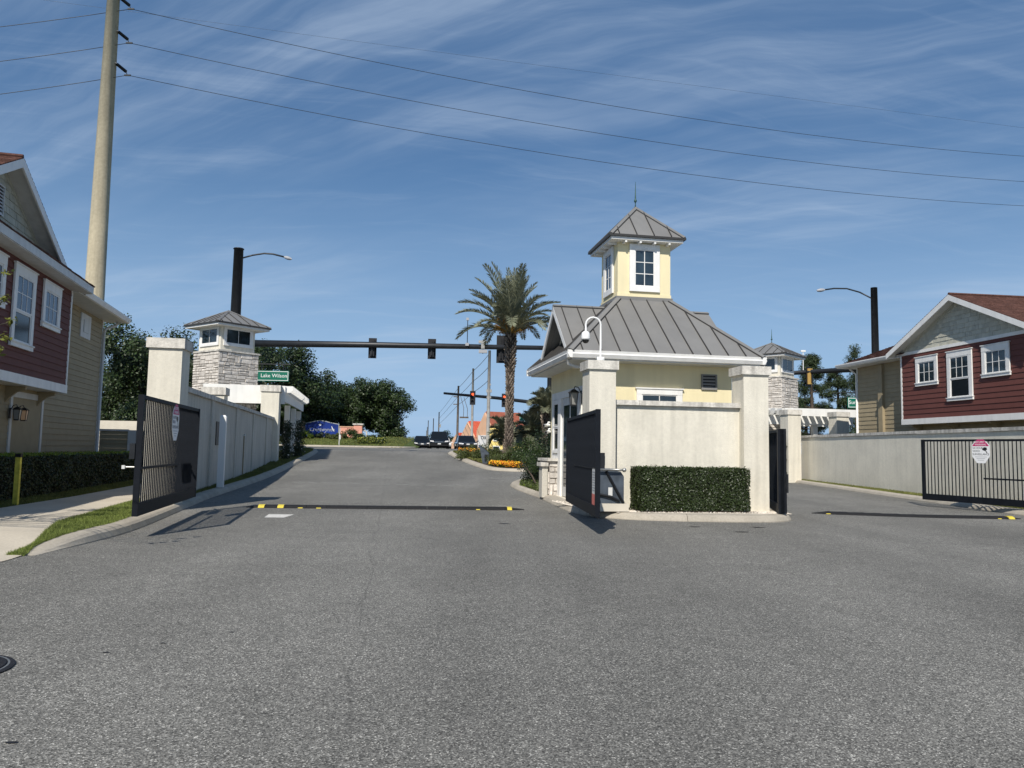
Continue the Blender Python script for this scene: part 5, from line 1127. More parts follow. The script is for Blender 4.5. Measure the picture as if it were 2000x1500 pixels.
mb = MB(); mb.tube([(.2, -.3, 6.14), (4.1, -.32, 6.14)], .03, 6); mb.tube([(3.6, -.31, 6.14), (3.6, -.31, 5.70)], .03, 6); mb.tube([(2.1, -.31, 6.14), (2.1, -.31, 5.70)], .03, 6); part('sign_bracket', mb, 'mast_metal', m1)
def street_sign(label, loc, w_, h, body, size, rz=0, ext='sign_green', xs=1.0):
    t = thing('street_sign', label, 'sign', loc, rz)
    mb = MB(); mb.box(-w_ / 2, w_ / 2, -.02, .02, -h / 2, h / 2); part('panel', mb, ext, t)
    mb = MB(); b = .035; y0, y1 = -.026, -.0205
    e_ = .05; mb.box(-w_ / 2 + e_, w_ / 2 - e_, y0, y1, h / 2 - e_ - b, h / 2 - e_); mb.box(-w_ / 2 + e_, w_ / 2 - e_, y0, y1, -h / 2 + e_, -h / 2 + e_ + b); mb.box(-w_ / 2 + e_, -w_ / 2 + e_ + b, y0, y1, -h / 2 + e_ + b, h / 2 - e_ - b); mb.box(w_ / 2 - e_ - b, w_ / 2 - e_, y0, y1, -h / 2 + e_ + b, h / 2 - e_ - b); part('sign_border', mb, 'sign_white', t)
    text(t, body, size, 'sign_white', ({'Lake': .17, 'Surf': -.40}.get(body[:4], 0), -.024, .01), (R(90), 0, 0), .003, xs=xs); return t
street_sign('green street sign reading Lake Wilson hanging by the left stone tower', (-16.98, 54.0, 6.44), 2.45, .76, 'Lake Wilson', .37, 0)
def signal(label, loc, rz, n=3, back=True, lit=None, s=1.0, group='black traffic signals seen from behind on the near mast arm', yellow=False):
    """face points to local -Y when lit given, else the dark back plate is toward us"""
    t = thing('traffic_signal', label, 'traffic signal', loc, rz, group); hh = n * .36 * s + .08; wd = .30 * s; f = -1 if lit is not None else 1
    mb = MB(); mb.box(-wd * .5, wd * .5, -.11, .11, -hh / 2, hh / 2); part('housing', mb, 'signal_yellow' if yellow else 'sign_black', t)
    mb = MB(); mb.box(-wd / 2 - .13 * s, wd / 2 + .13 * s, f * .125 - .008, f * .125 + .008, -hh / 2 - .13 * s, hh / 2 + .13 * s); part('backplate', mb, 'sign_black', t)
    if lit is not None or True:
        for i in range(n):
            z = hh / 2 - .22 * s - i * .36 * s; r = .135 * s; on = (lit == i)
            mb = MB(); yy = f * .137
            for k in range(14): a = 2 * math.pi * k / 14; mb.v.append((r * .92 * math.cos(a), yy, z + r * .92 * math.sin(a)))
            mb.f.append(list(range(14))); mb.mi.append(0); part('lens', mb, 'red_light' if on else 'dark_lens', t)
            mb = MB(); 
            for j in (0, 1):
                for k in range(11): a = R(-20) + R(220) * k / 10; mb.v.append((r * math.cos(a), f * (.134 + j * .22 * s), z + r * math.sin(a)))
            for k in range(10): mb.f.append([k, k + 1, k + 12, k + 11]); mb.mi.append(0)
            part('visor', mb, 'sign_black', t)
    mb = MB(); mb.box(-.05, .05, -.20 if f > 0 else -.16, -.111 if f > 0 else -.03, -hh * .42, hh * .42); 
    if f > 0: part('hanger', mb, 'black_metal', t)
    return t
def atm1(px, z): return ((px - 1000) / 1500 * 46.95, 46.95, z)
signal('black traffic signal leftmost on the long near mast arm', (-9.77, 53.1, 8.44), R(3))
signal('black traffic signal in the middle of the long near mast arm', (-5.63, 53.1, 8.46), R(3))
signal('tall five-section black signal on the near arm beside the palm trunk', (-.81, 53.1, 8.53), R(3), 4, s=1.10)
t = thing('video_detector', 'small white detector boxes clamped to the near mast arm', 'detector', (-2.05, 52.6, 8.62), 0)
mb = MB(); mb.box(-.30, .28, -.12, .12, .22, .40); part('upper_box', mb, 'steel', t)
mb = MB(); mb.box(-.28, .30, -.12, .12, -.46, -.24); part('lower_box', mb, 'sign_grey', t)
mb = MB(); mb.tube([(0, 0, -.5), (0, 0, .5)], .04, 6); mb.box(-.12, .12, -.1, .1, -.16, .2); part('clamp', mb, 'steel', t)
t = thing('sensor_mast', 'thin sensor rod standing on the near mast arm', 'sensor', (-3.14, 52.6, 8.42), 0)
mb = MB(); mb.tube([(0, 0, 0), (0, 0, 2.15)], .03, 6); part('rod', mb, 'mast_metal', t)
mb = MB(); mb.box(-.10, .08, -.06, .06, 2.0, 2.18); mb.box(-.12, .12, -.08, .08, .22, .42); part('sensor_head', mb, 'sign_grey', t)
# right mast
m3 = thing('signal_mast', 'tall black signal mast with street lamp rising behind the right house roof', 'signal mast', (23.8, 50.0, .6), 0, GR_)
tube_part('mast', [(0, 0, -.3), (0, 0, 12.05)], [.27, .21], 'mast_metal', m3, 18)
arm = [(-.2, 0, 11.35), (-.9, .1, 11.75), (-1.7, .2, 12.0), (-2.5, .3, 12.02), (-3.1, .35, 11.93)]; tube_part('lamp_arm', arm, .05, 'mast_metal', m3, 8); lamp_head(m3, arm[-1], (-1, .05, -.12), .75)
tube_part('signal_arm', [(-.2, .1, 6.70), (-2, 2.5, 6.75), (-5.2, 6.4, 6.80)], [.20, .17, .13], 'mast_metal', m3, 12)
mb = MB(); mb.tube([(-.1, 0, 5.15), (-2.2, 1.6, 5.15)], .03, 6); part('sign_bracket', mb, 'mast_metal', m3)
street_sign('green street sign reading Surf partly hidden by the tan house corner', (22.9, 50.5, 5.05), 1.5, .72, 'Surf', .34, R(-4))
t = signal('black traffic signal on the right-hand mast arm beside the pines', (20.9, 53.6, 7.05), R(35), 3, lit=None, s=.95, group='signals on the other mast arms', yellow=True)
t = thing('sensor_mast', 'thin pale rod with small head above the right-hand signal', 'sensor', (20.5, 53.8, 7.5), 0)
mb = MB(); mb.tube([(0, 0, 0), (0, 0, 1.35)], .03, 6); part('rod', mb, 'plastic_white', t)
mb = MB(); mb.box(-.16, .16, -.06, .06, 1.3, 1.42); part('sensor_head', mb, 'plastic_white', t)
# far mast with the two red lights
m2 = thing('signal_mast', 'far black signal mast whose arm carries two red lights behind the palm', 'signal mast', (4.35, 88.0, 1.5), 0)
tube_part('mast', [(0, 0, -.2), (0, 0, 12.2)], [.36, .28], 'mast_metal', m2, 14)
tube_part('signal_arm', [(-.2, 0, 5.30), (-6, -4.4, 5.62), (-11.4, -8.4, 5.75)], [.22, .18, .12], 'mast_metal', m2, 10)
arm = [(-.2, 0, 11.0), (-.6, 0, 11.6), (-1.2, 0, 11.9), (-1.9, 0, 11.95)]; tube_part('lamp_arm', arm, .05, 'mast_metal', m2, 6); lamp_head(m2, arm[-1], (-1, 0, -.1), .7)
mb = MB(); mb.tube([(-.1, -.1, 3.75), (-3.6, -.3, 3.95)], .04, 6); part('sign_bracket', mb, 'mast_metal', m2)
signal('red traffic light left of the palm trunk', (-4.15, 81.7, 6.95), R(-4), 3, lit=0, s=1.05, group='red traffic lights on the far mast arm')
signal('red traffic light partly hidden behind the palm trunk', (-.80, 84.2, 6.90), R(-4), 3, lit=0, s=1.05, group='red traffic lights on the far mast arm')
street_sign('far green street sign with small white letters right of the palm', (2.0, 87.5, 5.05), 2.2, .62, 'W Oak La', .34, R(-2))

# ------------------------------------------------------------------ transmission pole and its wires
tp = thing('transmission_pole', 'tall tapering concrete power pole behind the left house', 'power pole', (-30.4, 55, 0), 0)
mb = MB(); mb.tube([(0, 0, -.5), (0, 0, 38)], [.79, .40], 28); part('shaft', mb, 'pole_concrete', tp, True)
ends = []
for z in (33.9, 31.25, 28.75):
    rr_ = .79 - (.39) * z / 38
    mb = MB(); mb.tube([(rr_ - .06, -.05, z + .95), (rr_ + .12, -.05, z + .82)], .07, 8); part('insulator_mount', mb, 'black_metal', tp)
    mb = MB(); n_ = 16
    a = Vector((rr_ + .1, -.05, z + .84)); b = Vector((rr_ + .82, -.05, z + .27))
    pts = []; rd = []
    for k in range(n_ * 2 + 1): pts.append(a.lerp(b, k / (n_ * 2))); rd.append(.125 if k % 2 else .085)
    mb.tube(pts, rd, 10); part('insulator', mb, 'black_metal', tp)
    mb = MB(); mb.tube([tuple(b), (rr_ + .92, -.05, z)], .03, 6); mb.box(rr_ + .70, rr_ + 1.18, -.09, 0, z - .05, z + .05); part('clamp', mb, 'black_metal', tp)
    ends.append((-30.4 + rr_ + .94, 54.95, z))
def wire(label, a, b, sag, r, group, n=40, mtl='wire'):
    pts = []
    for k in range(n + 1):
        t_ = k / n; pts.append((a[0] + (b[0] - a[0]) * t_ - a[0], a[1] + (b[1] - a[1]) * t_ - a[1], (b[2] - a[2]) * t_ - 4 * sag * t_ * (1 - t_)))
    mb = MB(); mb.tube(pts, r, 5); o = part('power_line', mb, mtl, None, True); o.location = a; tag(o, label, 'power line', group); return o
for i, e_ in enumerate(ends):
    nm = ('upper', 'middle', 'lower')[i]
    wire(f'{nm} of the three power lines crossing the sky', e_, (120, 100, e_[2] + 9.3 - .3 * i), 5.2, .022, 'power lines on the concrete pole')
    wire(f'{nm} power line leaving the concrete pole to the left', e_, (-150, 40, e_[2] + 2), 8.6, .022, 'power lines on the concrete pole')
wire('faint highest power line at the upper right', (-112.8, 70, 51.6), (120, 110, 45.3), .3, .011, 'power lines on the concrete pole')

# ------------------------------------------------------------------ utility poles down the far road
PO = [(-2.35, 78, 10.2, .19), (-4.9, 96, 10.2, .17), (-8.45, 121, 10.0, .20), (-17.9, 190, 9.0, .17), (-23.5, 232, 9.0, .17), (-27, 250, 9.0, .16), (-36, 330, 9, .18), (-44, 400, 9, .2)]
LB = ['thick pale utility pole nearest behind the flower island', 'utility pole behind the left red traffic light', 'dark utility pole with crossarm hardware at the road edge', 'far utility pole with small transformer above the black cars', 'distant utility pole just left of the transformer pole', 'distant utility pole second left of the transformer pole', 'distant tiny utility pole near the horizon', 'most distant tiny utility pole on the horizon']
poles = []
for i, (x, y, h, r) in enumerate(PO):
    t = thing('utility_pole', LB[i], 'utility pole', (x, y, 1.4), 0, 'utility poles along the far road'); mb = MB(); mb.tube([(0, 0, 0), (0, 0, h)], [r, r * .72], 8); part('shaft', mb, 'wood_pole' if i in (2, 3, 4, 5) else 'grey_pole', t, True)
    mb = MB()
    if i == 0: mb.box(-.25, .3, -.1, .1, 5.9, 6.2); mb.box(-.2, .25, -.1, .1, 5.3, 5.5); mb.box(-.1, .2, -.1, .1, 6.6, 6.8); part('hardware', mb, 'grey_pole', t)
    elif i == 2: mb.box(-.75, -.1, -.05, .05, 8.2, 8.35); mb.box(-.75, -.1, -.05, .05, 7.0, 7.15); mb.box(.3, 1.7, -.05, .05, 4.9, 5.15); mb.tube([(.9, 0, 5.1), (.9, 0, 6.6), (.3, 0, 8.6)], .04, 5); mb.tube([(1.5, 0, 5.1), (1.5, 0, 6.4), (.9, 0, 8.2)], .04, 5); part('crossarm', mb, 'wood_pole', t)
    elif i == 3: mb.box(.1, .5, -.15, .15, 5.2, 6.0); part('transformer', mb, 'grey_pole', t)
    poles.append((x, y, 1.4 + h))
for i in range(3):
    for j, dz in enumerate((-.3, -1.6, -3.0)):
        a, b = poles[i], poles[i + 1]; wire(f"{('top', 'middle', 'low')[j]} wire between the {('first and second', 'second and third', 'third and fourth')[i]} far utility poles", (a[0], a[1], a[2] + dz), (b[0], b[1], b[2] + dz), .12, .03, 'wires on the far utility poles', 10)

# ================================================================== PALM
def frond_mesh(L_, arch, nl=70, seed=0, lw=.028):
    rr = random.Random(seed); V = []; Fc = []; P = []
    for k in range(nl + 1):
        t_ = k / nl; ang = arch[0] + (arch[1] - arch[0]) * t_ ** 1.6; P.append(ang)
    pos = [(0.0, 0.0)]
    for k in range(nl): pos.append((pos[-1][0] + math.cos(P[k]) * L_ / nl, pos[-1][1] + math.sin(P[k]) * L_ / nl))
    mb = MB(); mb.tube([(x, 0, z) for x, z in pos[::5]], [.045 * (1 - .8 * i / (nl / 5)) + .004 for i in range(len(pos[::5]))], 4)
    for k in range(6, nl + 1):
        t_ = k / nl; x, z = pos[k]; a = P[min(k, nl - 1)]; ll = (.62 * math.sin(math.pi * min(1, .12 + t_ * .86)) ** .6 + .10) * rr.uniform(.8, 1.1)
        for s in (-1, 1):
            for q in (0,):
                up = rr.uniform(.15, .75); fw = rr.uniform(.62, .95); d = Vector((math.cos(a) * fw - math.sin(a) * up * .7, s * .62, math.sin(a) * fw + math.cos(a) * up * .7 - .05)).normalized()
                b0_ = Vector((x, s * .01, z)); tip = b0_ + d * ll + Vector((0, 0, -.10 * ll)); mid = b0_ + d * ll * .45; n_ = Vector((math.cos(a), 0, math.sin(a))).cross(d); n_ = d.cross(n_).normalized() * lw
                o = len(mb.v); mb.v += [tuple(b0_), tuple(mid + n_), tuple(tip), tuple(mid - n_)]; mb.f.append([o, o + 1, o + 2, o + 3]); mb.mi.append(0)
    return mb.mesh('frond', ['palm_leaf'])
def palm(label, cat, loc, th, L_, nf, r0, boots=True, seed=3, group=None, droop=0.0, elev=(-5, 88), stalks=True):
    rr = random.Random(seed); t = thing('palm_tree', label, cat, loc, 0, group)
    mb = MB(); RF = lambda f_: r0 * float(np.interp(f_, [0, .12, .35, .6, .75, .92, 1.0], [1.25, 1.0, .86, .86, 1.02, 1.16, 1.0])); mb.tube([(0, 0, th * k / 12 - (.2 if k == 0 else 0)) for k in range(13)], [RF(k / 12) * .93 for k in range(13)], 14); part('trunk', mb, 'trunk_dark', t, True)
    if boots:
        mb = MB(); rows = int(th / .16)
        for i in range(rows):
            z = i * .16; f_ = z / th; rad = RF(f_); nb = 8
            for k in range(nb):
                a = 2 * math.pi * (k + .5 * (i % 2)) / nb + rr.uniform(-.05, .05); ca, sa_ = math.cos(a), math.sin(a); w_ = r0 * .27 * rr.uniform(.8, 1.15); o_ = .085 + .05 * (f_ > .72) * rr.uniform(.5, 2); hgt = rr.uniform(.13, .19) * (1 + .5 * (f_ > .8))
                tx, ty = -sa_, ca; q = lambda rd, s, zz_: (ca * rd + tx * s, sa_ * rd + ty * s, zz_)
                mb.solid([q(rad - .05, -w_, z), q(rad + .01, 0, z - .05), q(rad - .05, w_, z), q(rad - .05, 0, z + hgt), q(rad + o_, -w_ * .55, z + hgt * .8), q(rad + o_, w_ * .55, z + hgt * .8), q(rad + o_ * .8, 0, z + hgt * 1.05)], [(0, 1, 2, 3), (0, 4, 1), (1, 5, 2), (4, 5, 1), (4, 6, 5), (0, 3, 6, 4), (3, 2, 5, 6)])
        part('trunk_boots', mb, 'boot', t, kind='stuff')
    ms = []
    for i in range(6):
        e0 = R(88 - i * (11.5 if elev[0] > 0 else 14)); ms.append((frond_mesh(L_ * (1 - .03 * i), (e0, e0 - R(30 + i * 10) - droop), 96, seed * 10 + i), e0))
    for k in range(nf):
        g_ = (k + .5) / nf; i = min(5, int(g_ * 6)); a = k * 2.39996 + rr.uniform(-.35, .35); o = link('frond', ms[i][0], t, (.10 * math.cos(a), .10 * math.sin(a), th - .05 + .25 * (1 - g_)), a); s = rr.uniform(.78, 1.08); o.scale = (s, s, s); o.rotation_euler = (rr.uniform(-.12, .12), rr.uniform(-.08, .08), a)
    if stalks:
        for k in range(15):
            a = k * .419 + .2; mb = MB(); p0 = Vector((.12 * math.cos(a), .12 * math.sin(a), th + .05)); d = Vector((math.cos(a), math.sin(a), rr.uniform(.1, .9)))
            p1 = p0 + d.normalized() * rr.uniform(.8, 1.4); mb.tube([p0, p1], .02, 4)
            for q in range(60):
                f_ = rr.uniform(.45, 1.1); b_ = p0.lerp(p1, min(1, f_)); e2 = b_ + Vector((rr.gauss(0, .16), rr.gauss(0, .16), rr.gauss(-.18, .14))); w_ = Vector((rr.gauss(0, 1), rr.gauss(0, 1), 0)).normalized() * .014
                o = len(mb.v); mb.v += [tuple(b_ - w_), tuple(b_ + w_), tuple(e2)]; mb.f.append([o, o + 1, o + 2]); mb.mi.append(0)
            part('flower_stalk', mb, 'palm_stalk', t)
    return t
palm('tall date palm with patterned trunk and grey-green crown beside the guardhouse', 'palm tree', (-.13, 46.5, .75), 7.85, 4.3, 52, .235, elev=(20, 88))
palm('small bushy palm with low fronds at the date palm base', 'palm tree', (-.35, 50.5, 1.1), 1.2, 1.45, 20, .14, True, 5, 'small palms on the flower island', .4, stalks=False)
palm('small bushy palm right of the date palm trunk', 'palm tree', (1.5, 50.0, 1.1), 1.3, 1.7, 24, .14, True, 7, 'small palms on the flower island', .4, stalks=False)
palm('tallest small palm with bright crown near the guardhouse corner', 'palm tree', (2.05, 47.0, .9), 3.1, 1.3, 20, .12, True, 9, 'small palms on the flower island', .5, stalks=False)

# shrubs and flowers of the palm island
def shrub(label, loc, rx, ry, h, n, leaf, mtl, group, nc=14, cr=None, sparse=False, name='shrub', cat='shrub'):
    t = thing(name, label, cat, loc, 0, group); cl = []
    for _ in range(nc):
        a = random.uniform(0, 6.28); k = math.sqrt(random.random()); x, y = rx * k * math.cos(a), ry * k * math.sin(a); zt_ = h * math.sqrt(max(.15, 1 - .75 * k * k)); cl.append((x, y, random.uniform(.2, 1) * zt_ * .8, (cr or min(rx, h) * .38) * random.uniform(.7, 1.2)))
    Pn, d = cloud_points(cl, n, .45); Pn[:, 2] = np.abs(Pn[:, 2]); part('foliage', quads('foliage', *leaves_at(Pn, d + np.array([0, 0, .5]), leaf, .5), mtl), mtl, t)
    mb = MB()
    for _ in range(6): c = random.choice(cl); mb.tube([(random.uniform(-.08, .08), random.uniform(-.08, .08), -.05), (c[0] * .5, c[1] * .5, c[2] * .55), c[:3]], [.03, .02, .008], 4)
    part('stem', mb, 'bark', t); return t
GS = 'shrubs on the flower island'
isl_z = lambda x, y: hill(x, y) + .14
for i, (x, y, rx, ry, h, n, lf, m_, lab) in enumerate([
    (-.2, 45.2, 1.2, .8, .9, 5200, .09, 'leaf_olive', 'olive green shrub just behind the orange flowers'),
    (1.3, 44.6, 1.3, 1.0, 1.2, 6000, .09, 'leaf_bush', 'rounded green shrub right of the orange flowers'),
    (2.6, 45.4, 1.1, 1.1, 1.5, 5200, .09, 'leaf_bush', 'green shrub between flowers and guardhouse'),
    (-1.9, 49.5, 1.5, 1.2, 1.0, 5200, .10, 'leaf_olive', 'low pale shrub left behind the palm trunk'),
    (.3, 53.5, 3.0, 1.6, 2.2, 9000, .12, 'leaf_olive', 'broad olive shrub mass behind the small palms'),
    (3.4, 53.0, 2.2, 1.8, 4.4, 9000, .13, 'leaf_bush', 'tall bushy shrub near the guardhouse wall'),
    (4.6, 49.5, 1.8, 1.5, 4.6, 9000, .12, 'leaf_dark', 'dark tall shrub beside the guardhouse corner'),
]): shrub(lab, (x, y, isl_z(x, y)), rx, ry, h, n, lf, m_, GS, 20)
# dark open shrub leaning by the guardhouse nose
shrub('dark loose shrub leaning left of the guardhouse stone plinth', (1.35, 31.8, .16), .8, .8, 1.8, 7000, .075, 'leaf_dark', 'shrubs by the guardhouse', 26, .38)
shrub('tall near-black shrub hugging the far guardhouse corner', (1.75, 33.2, .16), .8, .9, 3.0, 7500, .09, 'leaf_dark', 'shrubs by the guardhouse', 26, .5)
t = thing('leaning_branch', 'bare dark branch leaning from the shrub beside the plinth', 'branch', (.92, 28.6, .15), 0)
mb = MB(); mb.tube([(.12, -.3, 0), (-.1, .3, .45), (-.5, 1.2, 1.0), (-.8, 1.9, 1.3)], [.035, .03, .02, .01], 5); part('limb', mb, 'bark', t)
Pn, d = cloud_points([(-.3, .7, 1.0, .3), (-.6, 1.3, 1.2, .35), (-.1, .5, .75, .25), (0.1, .9, 1.4, .4), (-.7, 1.7, 1.5, .35), (-.2, 1.2, 1.7, .35)], 2800, .5); part('foliage', quads('foliage', *leaves_at(Pn, d, .07, .45), 'leaf_bush'), 'leaf_bush', t)
def ground_cover(label, mtl, pts, n, h, size, name='ground_cover', cat='ground cover'):
    xs = [p[0] for p in pts]; ys = [p[1] for p in pts]; P_ = []
    from mathutils.geometry import intersect_point_tri_2d
    def inside(x, y):
        c = False
        for i in range(len(pts)):
            x1, y1 = pts[i]; x2, y2 = pts[i - 1]
            if (y1 > y) != (y2 > y) and x < (x2 - x1) * (y - y1) / (y2 - y1) + x1: c = not c
        return c
    while len(P_) < n:
        x, y = random.uniform(min(xs), max(xs)), random.uniform(min(ys), max(ys))
        if inside(x, y): P_.append((x, y, hill(x, y) + .15 + random.uniform(0, h)))
    P_ = np.array(P_); o = part(name, quads(name, *leaves_at(P_, np.tile([0, 0, 1.0], (n, 1)), size, .5, .8), mtl), mtl, None); o['kind'] = 'stuff'; o['label'] = label; o['category'] = cat
ground_cover('low green and rust ground cover at the tip of the guardhouse island', 'leaf_lime', [(.45, 31.5), (.35, 29), (.95, 25.6), (1.5, 25.0), (1.6, 26.5), (1.3, 29), (1.0, 32)], 3500, .10, .06)
ground_cover('low green and rust ground cover at the tip of the guardhouse island', 'leaf_olive', [(.45, 31.5), (.35, 29), (.95, 25.6), (1.5, 25.0), (1.6, 26.5), (1.3, 29), (1.0, 32)], 6500, .12, .07)
pl_in = inset(pal, .4)
ground_cover('green lawn patch on the flower island', 'grass_dry', [(-4.3, 57.5), (-3.9, 55), (-2.9, 50), (-1.6, 45), (-.6, 45), (-1.0, 50), (-1.6, 56), (-3, 59)], 16000, .07, .09, 'grass', 'grass')
for (lab, ct, cb, cnt) in (('dense bed of yellow and orange flowers at the front of the palm island', [(-1.25, 43.6), (-.8, 42.3), (-.1, 41.75), (1.2, 41.7), (1.25, 42.5), (-.2, 43.0), (-1.0, 43.6)], .24, 560), ('far strip of yellow and orange flowers on the palm island lawn', [(-4.0, 57.9), (-3.6, 56.8), (-1.8, 55.9), (-1.6, 56.8), (-3, 58.2)], .22, 260)):
    t = thing('flower_bed', lab, 'flower bed', (0, 0, 0))
    ys_ = [p[1] for p in ct]; xs_ = [p[0] for p in ct]; pp = []
    while len(pp) < cnt:
        x, y = random.uniform(min(xs_), max(xs_)), random.uniform(min(ys_), max(ys_)); c = False
        for i in range(len(ct)):
            x1, y1 = ct[i]; x2, y2 = ct[i - 1]
            if (y1 > y) != (y2 > y) and x < (x2 - x1) * (y - y1) / (y2 - y1) + x1: c = not c
        if c: pp.append((x, y, hill(x, y) + .17 + random.uniform(.05, cb)))
    pp = np.array(pp)
    for nm_, sel, mt in (('yellow_flowers', slice(0, None, 2), 'flower_yellow'), ('orange_flowers', slice(1, None, 2), 'flower_orange')):
        q_ = pp[sel]; q_ = np.concatenate([q_] * 4) + RNG.normal(0, .03, (len(q_) * 4, 3)); part(nm_, quads(nm_, *leaves_at(q_, np.tile([0, -.7, 1.0], (len(q_), 1)), .085, .9, .5), mt), mt, t, kind='stuff')
    q_ = np.concatenate([pp] * 7) + RNG.normal(0, .07, (len(pp) * 7, 3)); q_[:, 2] -= .09; part('leaves', quads('leaves', *leaves_at(q_, np.tile([0, 0, 1.0], (len(q_), 1)), .09, .5, .8), 'leaf_bush'), 'leaf_bush', t, kind='stuff')
t = thing('utility_box', 'dark tilted metal landscape light box behind the flowers', 'utility box', (-1.5, 45.0, .75), R(-15))
mb = MB(); mb.prism([(-.12, -.1), (.26, -.1), (.22, .55), (.05, .72), (-.42, 1.05), (-.30, .75)], lambda a, b: (a, 0, b), lambda a, b: (a, .25, b)); part('cabinet', mb, 'cabinet', t)
mb = MB(); mb.box(-.02, .16, -.012, -.001, .1, .5); part('door', mb, 'black_metal', t)

# ================================================================== TREES
GT = 'dark broadleaf trees behind the entrance'
make_tree('oak_tree', 'dense dark oak crown between the left house and the pillar', 'tree', (-24.5, 53, .6), 8, 6.6, 5.2, 4.6, 60000, .20, 'leaf_oak', GT, 90, 1.25, .35, 3)
make_tree('oak_tree', 'dark oak behind the tower and the Lake Wilson sign', 'tree', (-26.5, 83, 1.6), 10, 7.6, 6.2, 5.2, 60000, .27, 'leaf_oak', GT, 90, 1.5, .35, 4)
make_tree('oak_tree', 'oak crown sloping down behind the white pergola', 'tree', (-25.0, 92, 1.6), 9, 4.8, 4.0, 4.2, 36000, .27, 'leaf_oak', GT, 60, 1.4, .35, 14)
make_tree('oak_tree', 'round oak with brighter top behind the blue sign', 'tree', (-20.3, 97, 1.6), 9, 3.9, 5.0, 4.2, 40000, .28, 'leaf_oak', GT, 60, 1.35, .3, 5)
make_tree('oak_tree', 'rightmost oak hanging low beside the pink wall', 'tree', (-16.4, 98, 1.6), 9, 3.6, 4.4, 4.1, 40000, .28, 'leaf_oak', GT, 60, 1.3, .3, 6)
make_tree('oak_tree', 'dark oak mass seen left behind the first tower', 'tree', (-38, 78, 1.0), 9, 8, 5.6, 5.4, 40000, .30, 'leaf_oak', GT, 70, 1.7, .35, 8)
def pine(label, loc, h, r, seed, n=16000):
    rr = np.random.default_rng(seed); t = thing('pine_tree', label, 'pine tree', loc, 0, 'pines beyond the right-hand tower'); cl = []
    for i in range(46):
        z = h * rr.uniform(.12, 1.0); k = r * (1.08 - z / h) * rr.uniform(.25, 1.05); a = rr.uniform(0, 6.28); cl.append((k * math.cos(a), k * math.sin(a), z, .55 * rr.uniform(.5, 1.25)))
    P_, d = cloud_points(cl, n, .6); part('crown', quads('crown', *leaves_at(P_, d, .26, .16, .9), 'leaf_pine'), 'leaf_pine', t)
    mb = MB(); mb.tube([(0, 0, -.2), (.1, 0, h * .5), (0, 0, h)], [.22, .14, .03], 7)
    for c in cl[::2]: mb.tube([(0, 0, c[2] - .25), c[:3]], [.05, .015], 4)
    part('trunk', mb, 'bark', t, True)
pine('broad dark pine directly right of the stone tower', (24.2, 62, 1.2), 8.3, 3.3, 41, 22000)
pine('slender pine between the right-hand signal and the tan house', (27.2, 64, 1.2), 7.8, 3.2, 42, 22000)
pine('thin pine with open top against the house eave', (29.6, 66, 1.2), 9.6, 1.9, 43, 11000)
pine('low dark pine behind the right-hand pergola', (22.3, 66, 1.2), 6.2, 3.4, 44, 22000)
pine('bushy pine filling the gap below the right-hand signal arm', (26.0, 68, 1.2), 6.0, 3.4, 45, 22000)
# sapling off the left edge: its leafy twigs reach into the picture and its shade falls on the sidewalk
SP = thing('street_tree', 'young street tree whose leafy yellow-green twigs enter at the left edge', 'tree', (-10.4, 11.6, .1), 0)
mb = MB(); mb.tube([(0, 0, -.1), (.15, -.1, 1.6), (.5, -.3, 3.2)], [.08, .065, .045], 8)
tw = []
for (x_, y_, z_) in [(-6.40, 9.55, 3.62), (-6.44, 9.6, 3.28), (-6.30, 9.55, 2.98), (-6.36, 9.55, 2.78), (-6.46, 9.6, 2.62)] + [(random.uniform(-11.4, -8.9), random.uniform(9.2, 12.8), random.uniform(2.6, 4.6)) for _ in range(30)]:
    e_ = Vector((x_ + 10.4, y_ - 11.6, z_)); s_ = Vector((.45, -.25, min(3.1, z_ * .72))); m_ = s_.lerp(e_, .5) + Vector((0, 0, .18)); mb.tube([s_, m_, e_], [.02, .013, .005], 5); tw.append(tuple(e_))
part('trunk', mb, 'bark', SP, True)
cl = [(x, y, z, .085) for x, y, z in tw[:5]] + [(x, y, z, .36) for x, y, z in tw[5:]]
P_, d = cloud_points(cl[5:], 2600, .7); part('foliage', quads('foliage', *leaves_at(P_, d + np.array([0, 0, .5]), .11, .42, .6), 'leaf_twig'), 'leaf_twig', SP)
P_, d = cloud_points([c for c in cl[:5]], 110, .7); part('near_leaves', quads('near_leaves', *leaves_at(P_, d + np.array([0, 0, .5]), .085, .42, .6), 'leaf_twig'), 'leaf_twig', SP)

# ================================================================== BEYOND THE JUNCTION
mb = MB()
ysB = [73.5, 76, 79, 82, 86, 92, 120]
bank = sheet(ysB, lambda y: -60, lambda y: -9.8 - max(0, y - 80) * .06, 20, lambda x, y: 1.52 + float(np.interp(y, [73.5, 76, 84, 120], [0.0, .12, 1.15, 1.3])) * sstep(-9.5, -12.5, x))
struct('lawn_bank', bank, 'lawn')
kl = [(-59, 73.3), (-14, 73.3), (-11, 73.8), (-9.9, 75.2), (-9.8, 79), (-11.2, 100)]
kerb('kerb', smooth_line(kl, 2), 1)
g = blades('grass', np.stack([RNG.uniform(-26, -10.5, 9000), (yy := RNG.uniform(73.8, 84, 9000)), 1.52 + np.interp(yy, [73.5, 76, 84], [0, .12, 1.15])], 1), .13, 'grass_dry', .03, .5); g['label'] = 'sunlit grass bank below the blue entrance sign'
t = thing('entrance_sign', 'blue arched entrance sign with pale script lettering on a pink pillar wall', 'sign', (-22.0, 83.0, 2.4), R(4))
mb = MB(); ar = [(-.2, .15), (3.3, .15), (3.3, 1.50), (2.6, 1.62), (1.9, 1.78), (1.35, 1.86), (.8, 1.78), (.3, 1.65), (-.2, 1.55)]
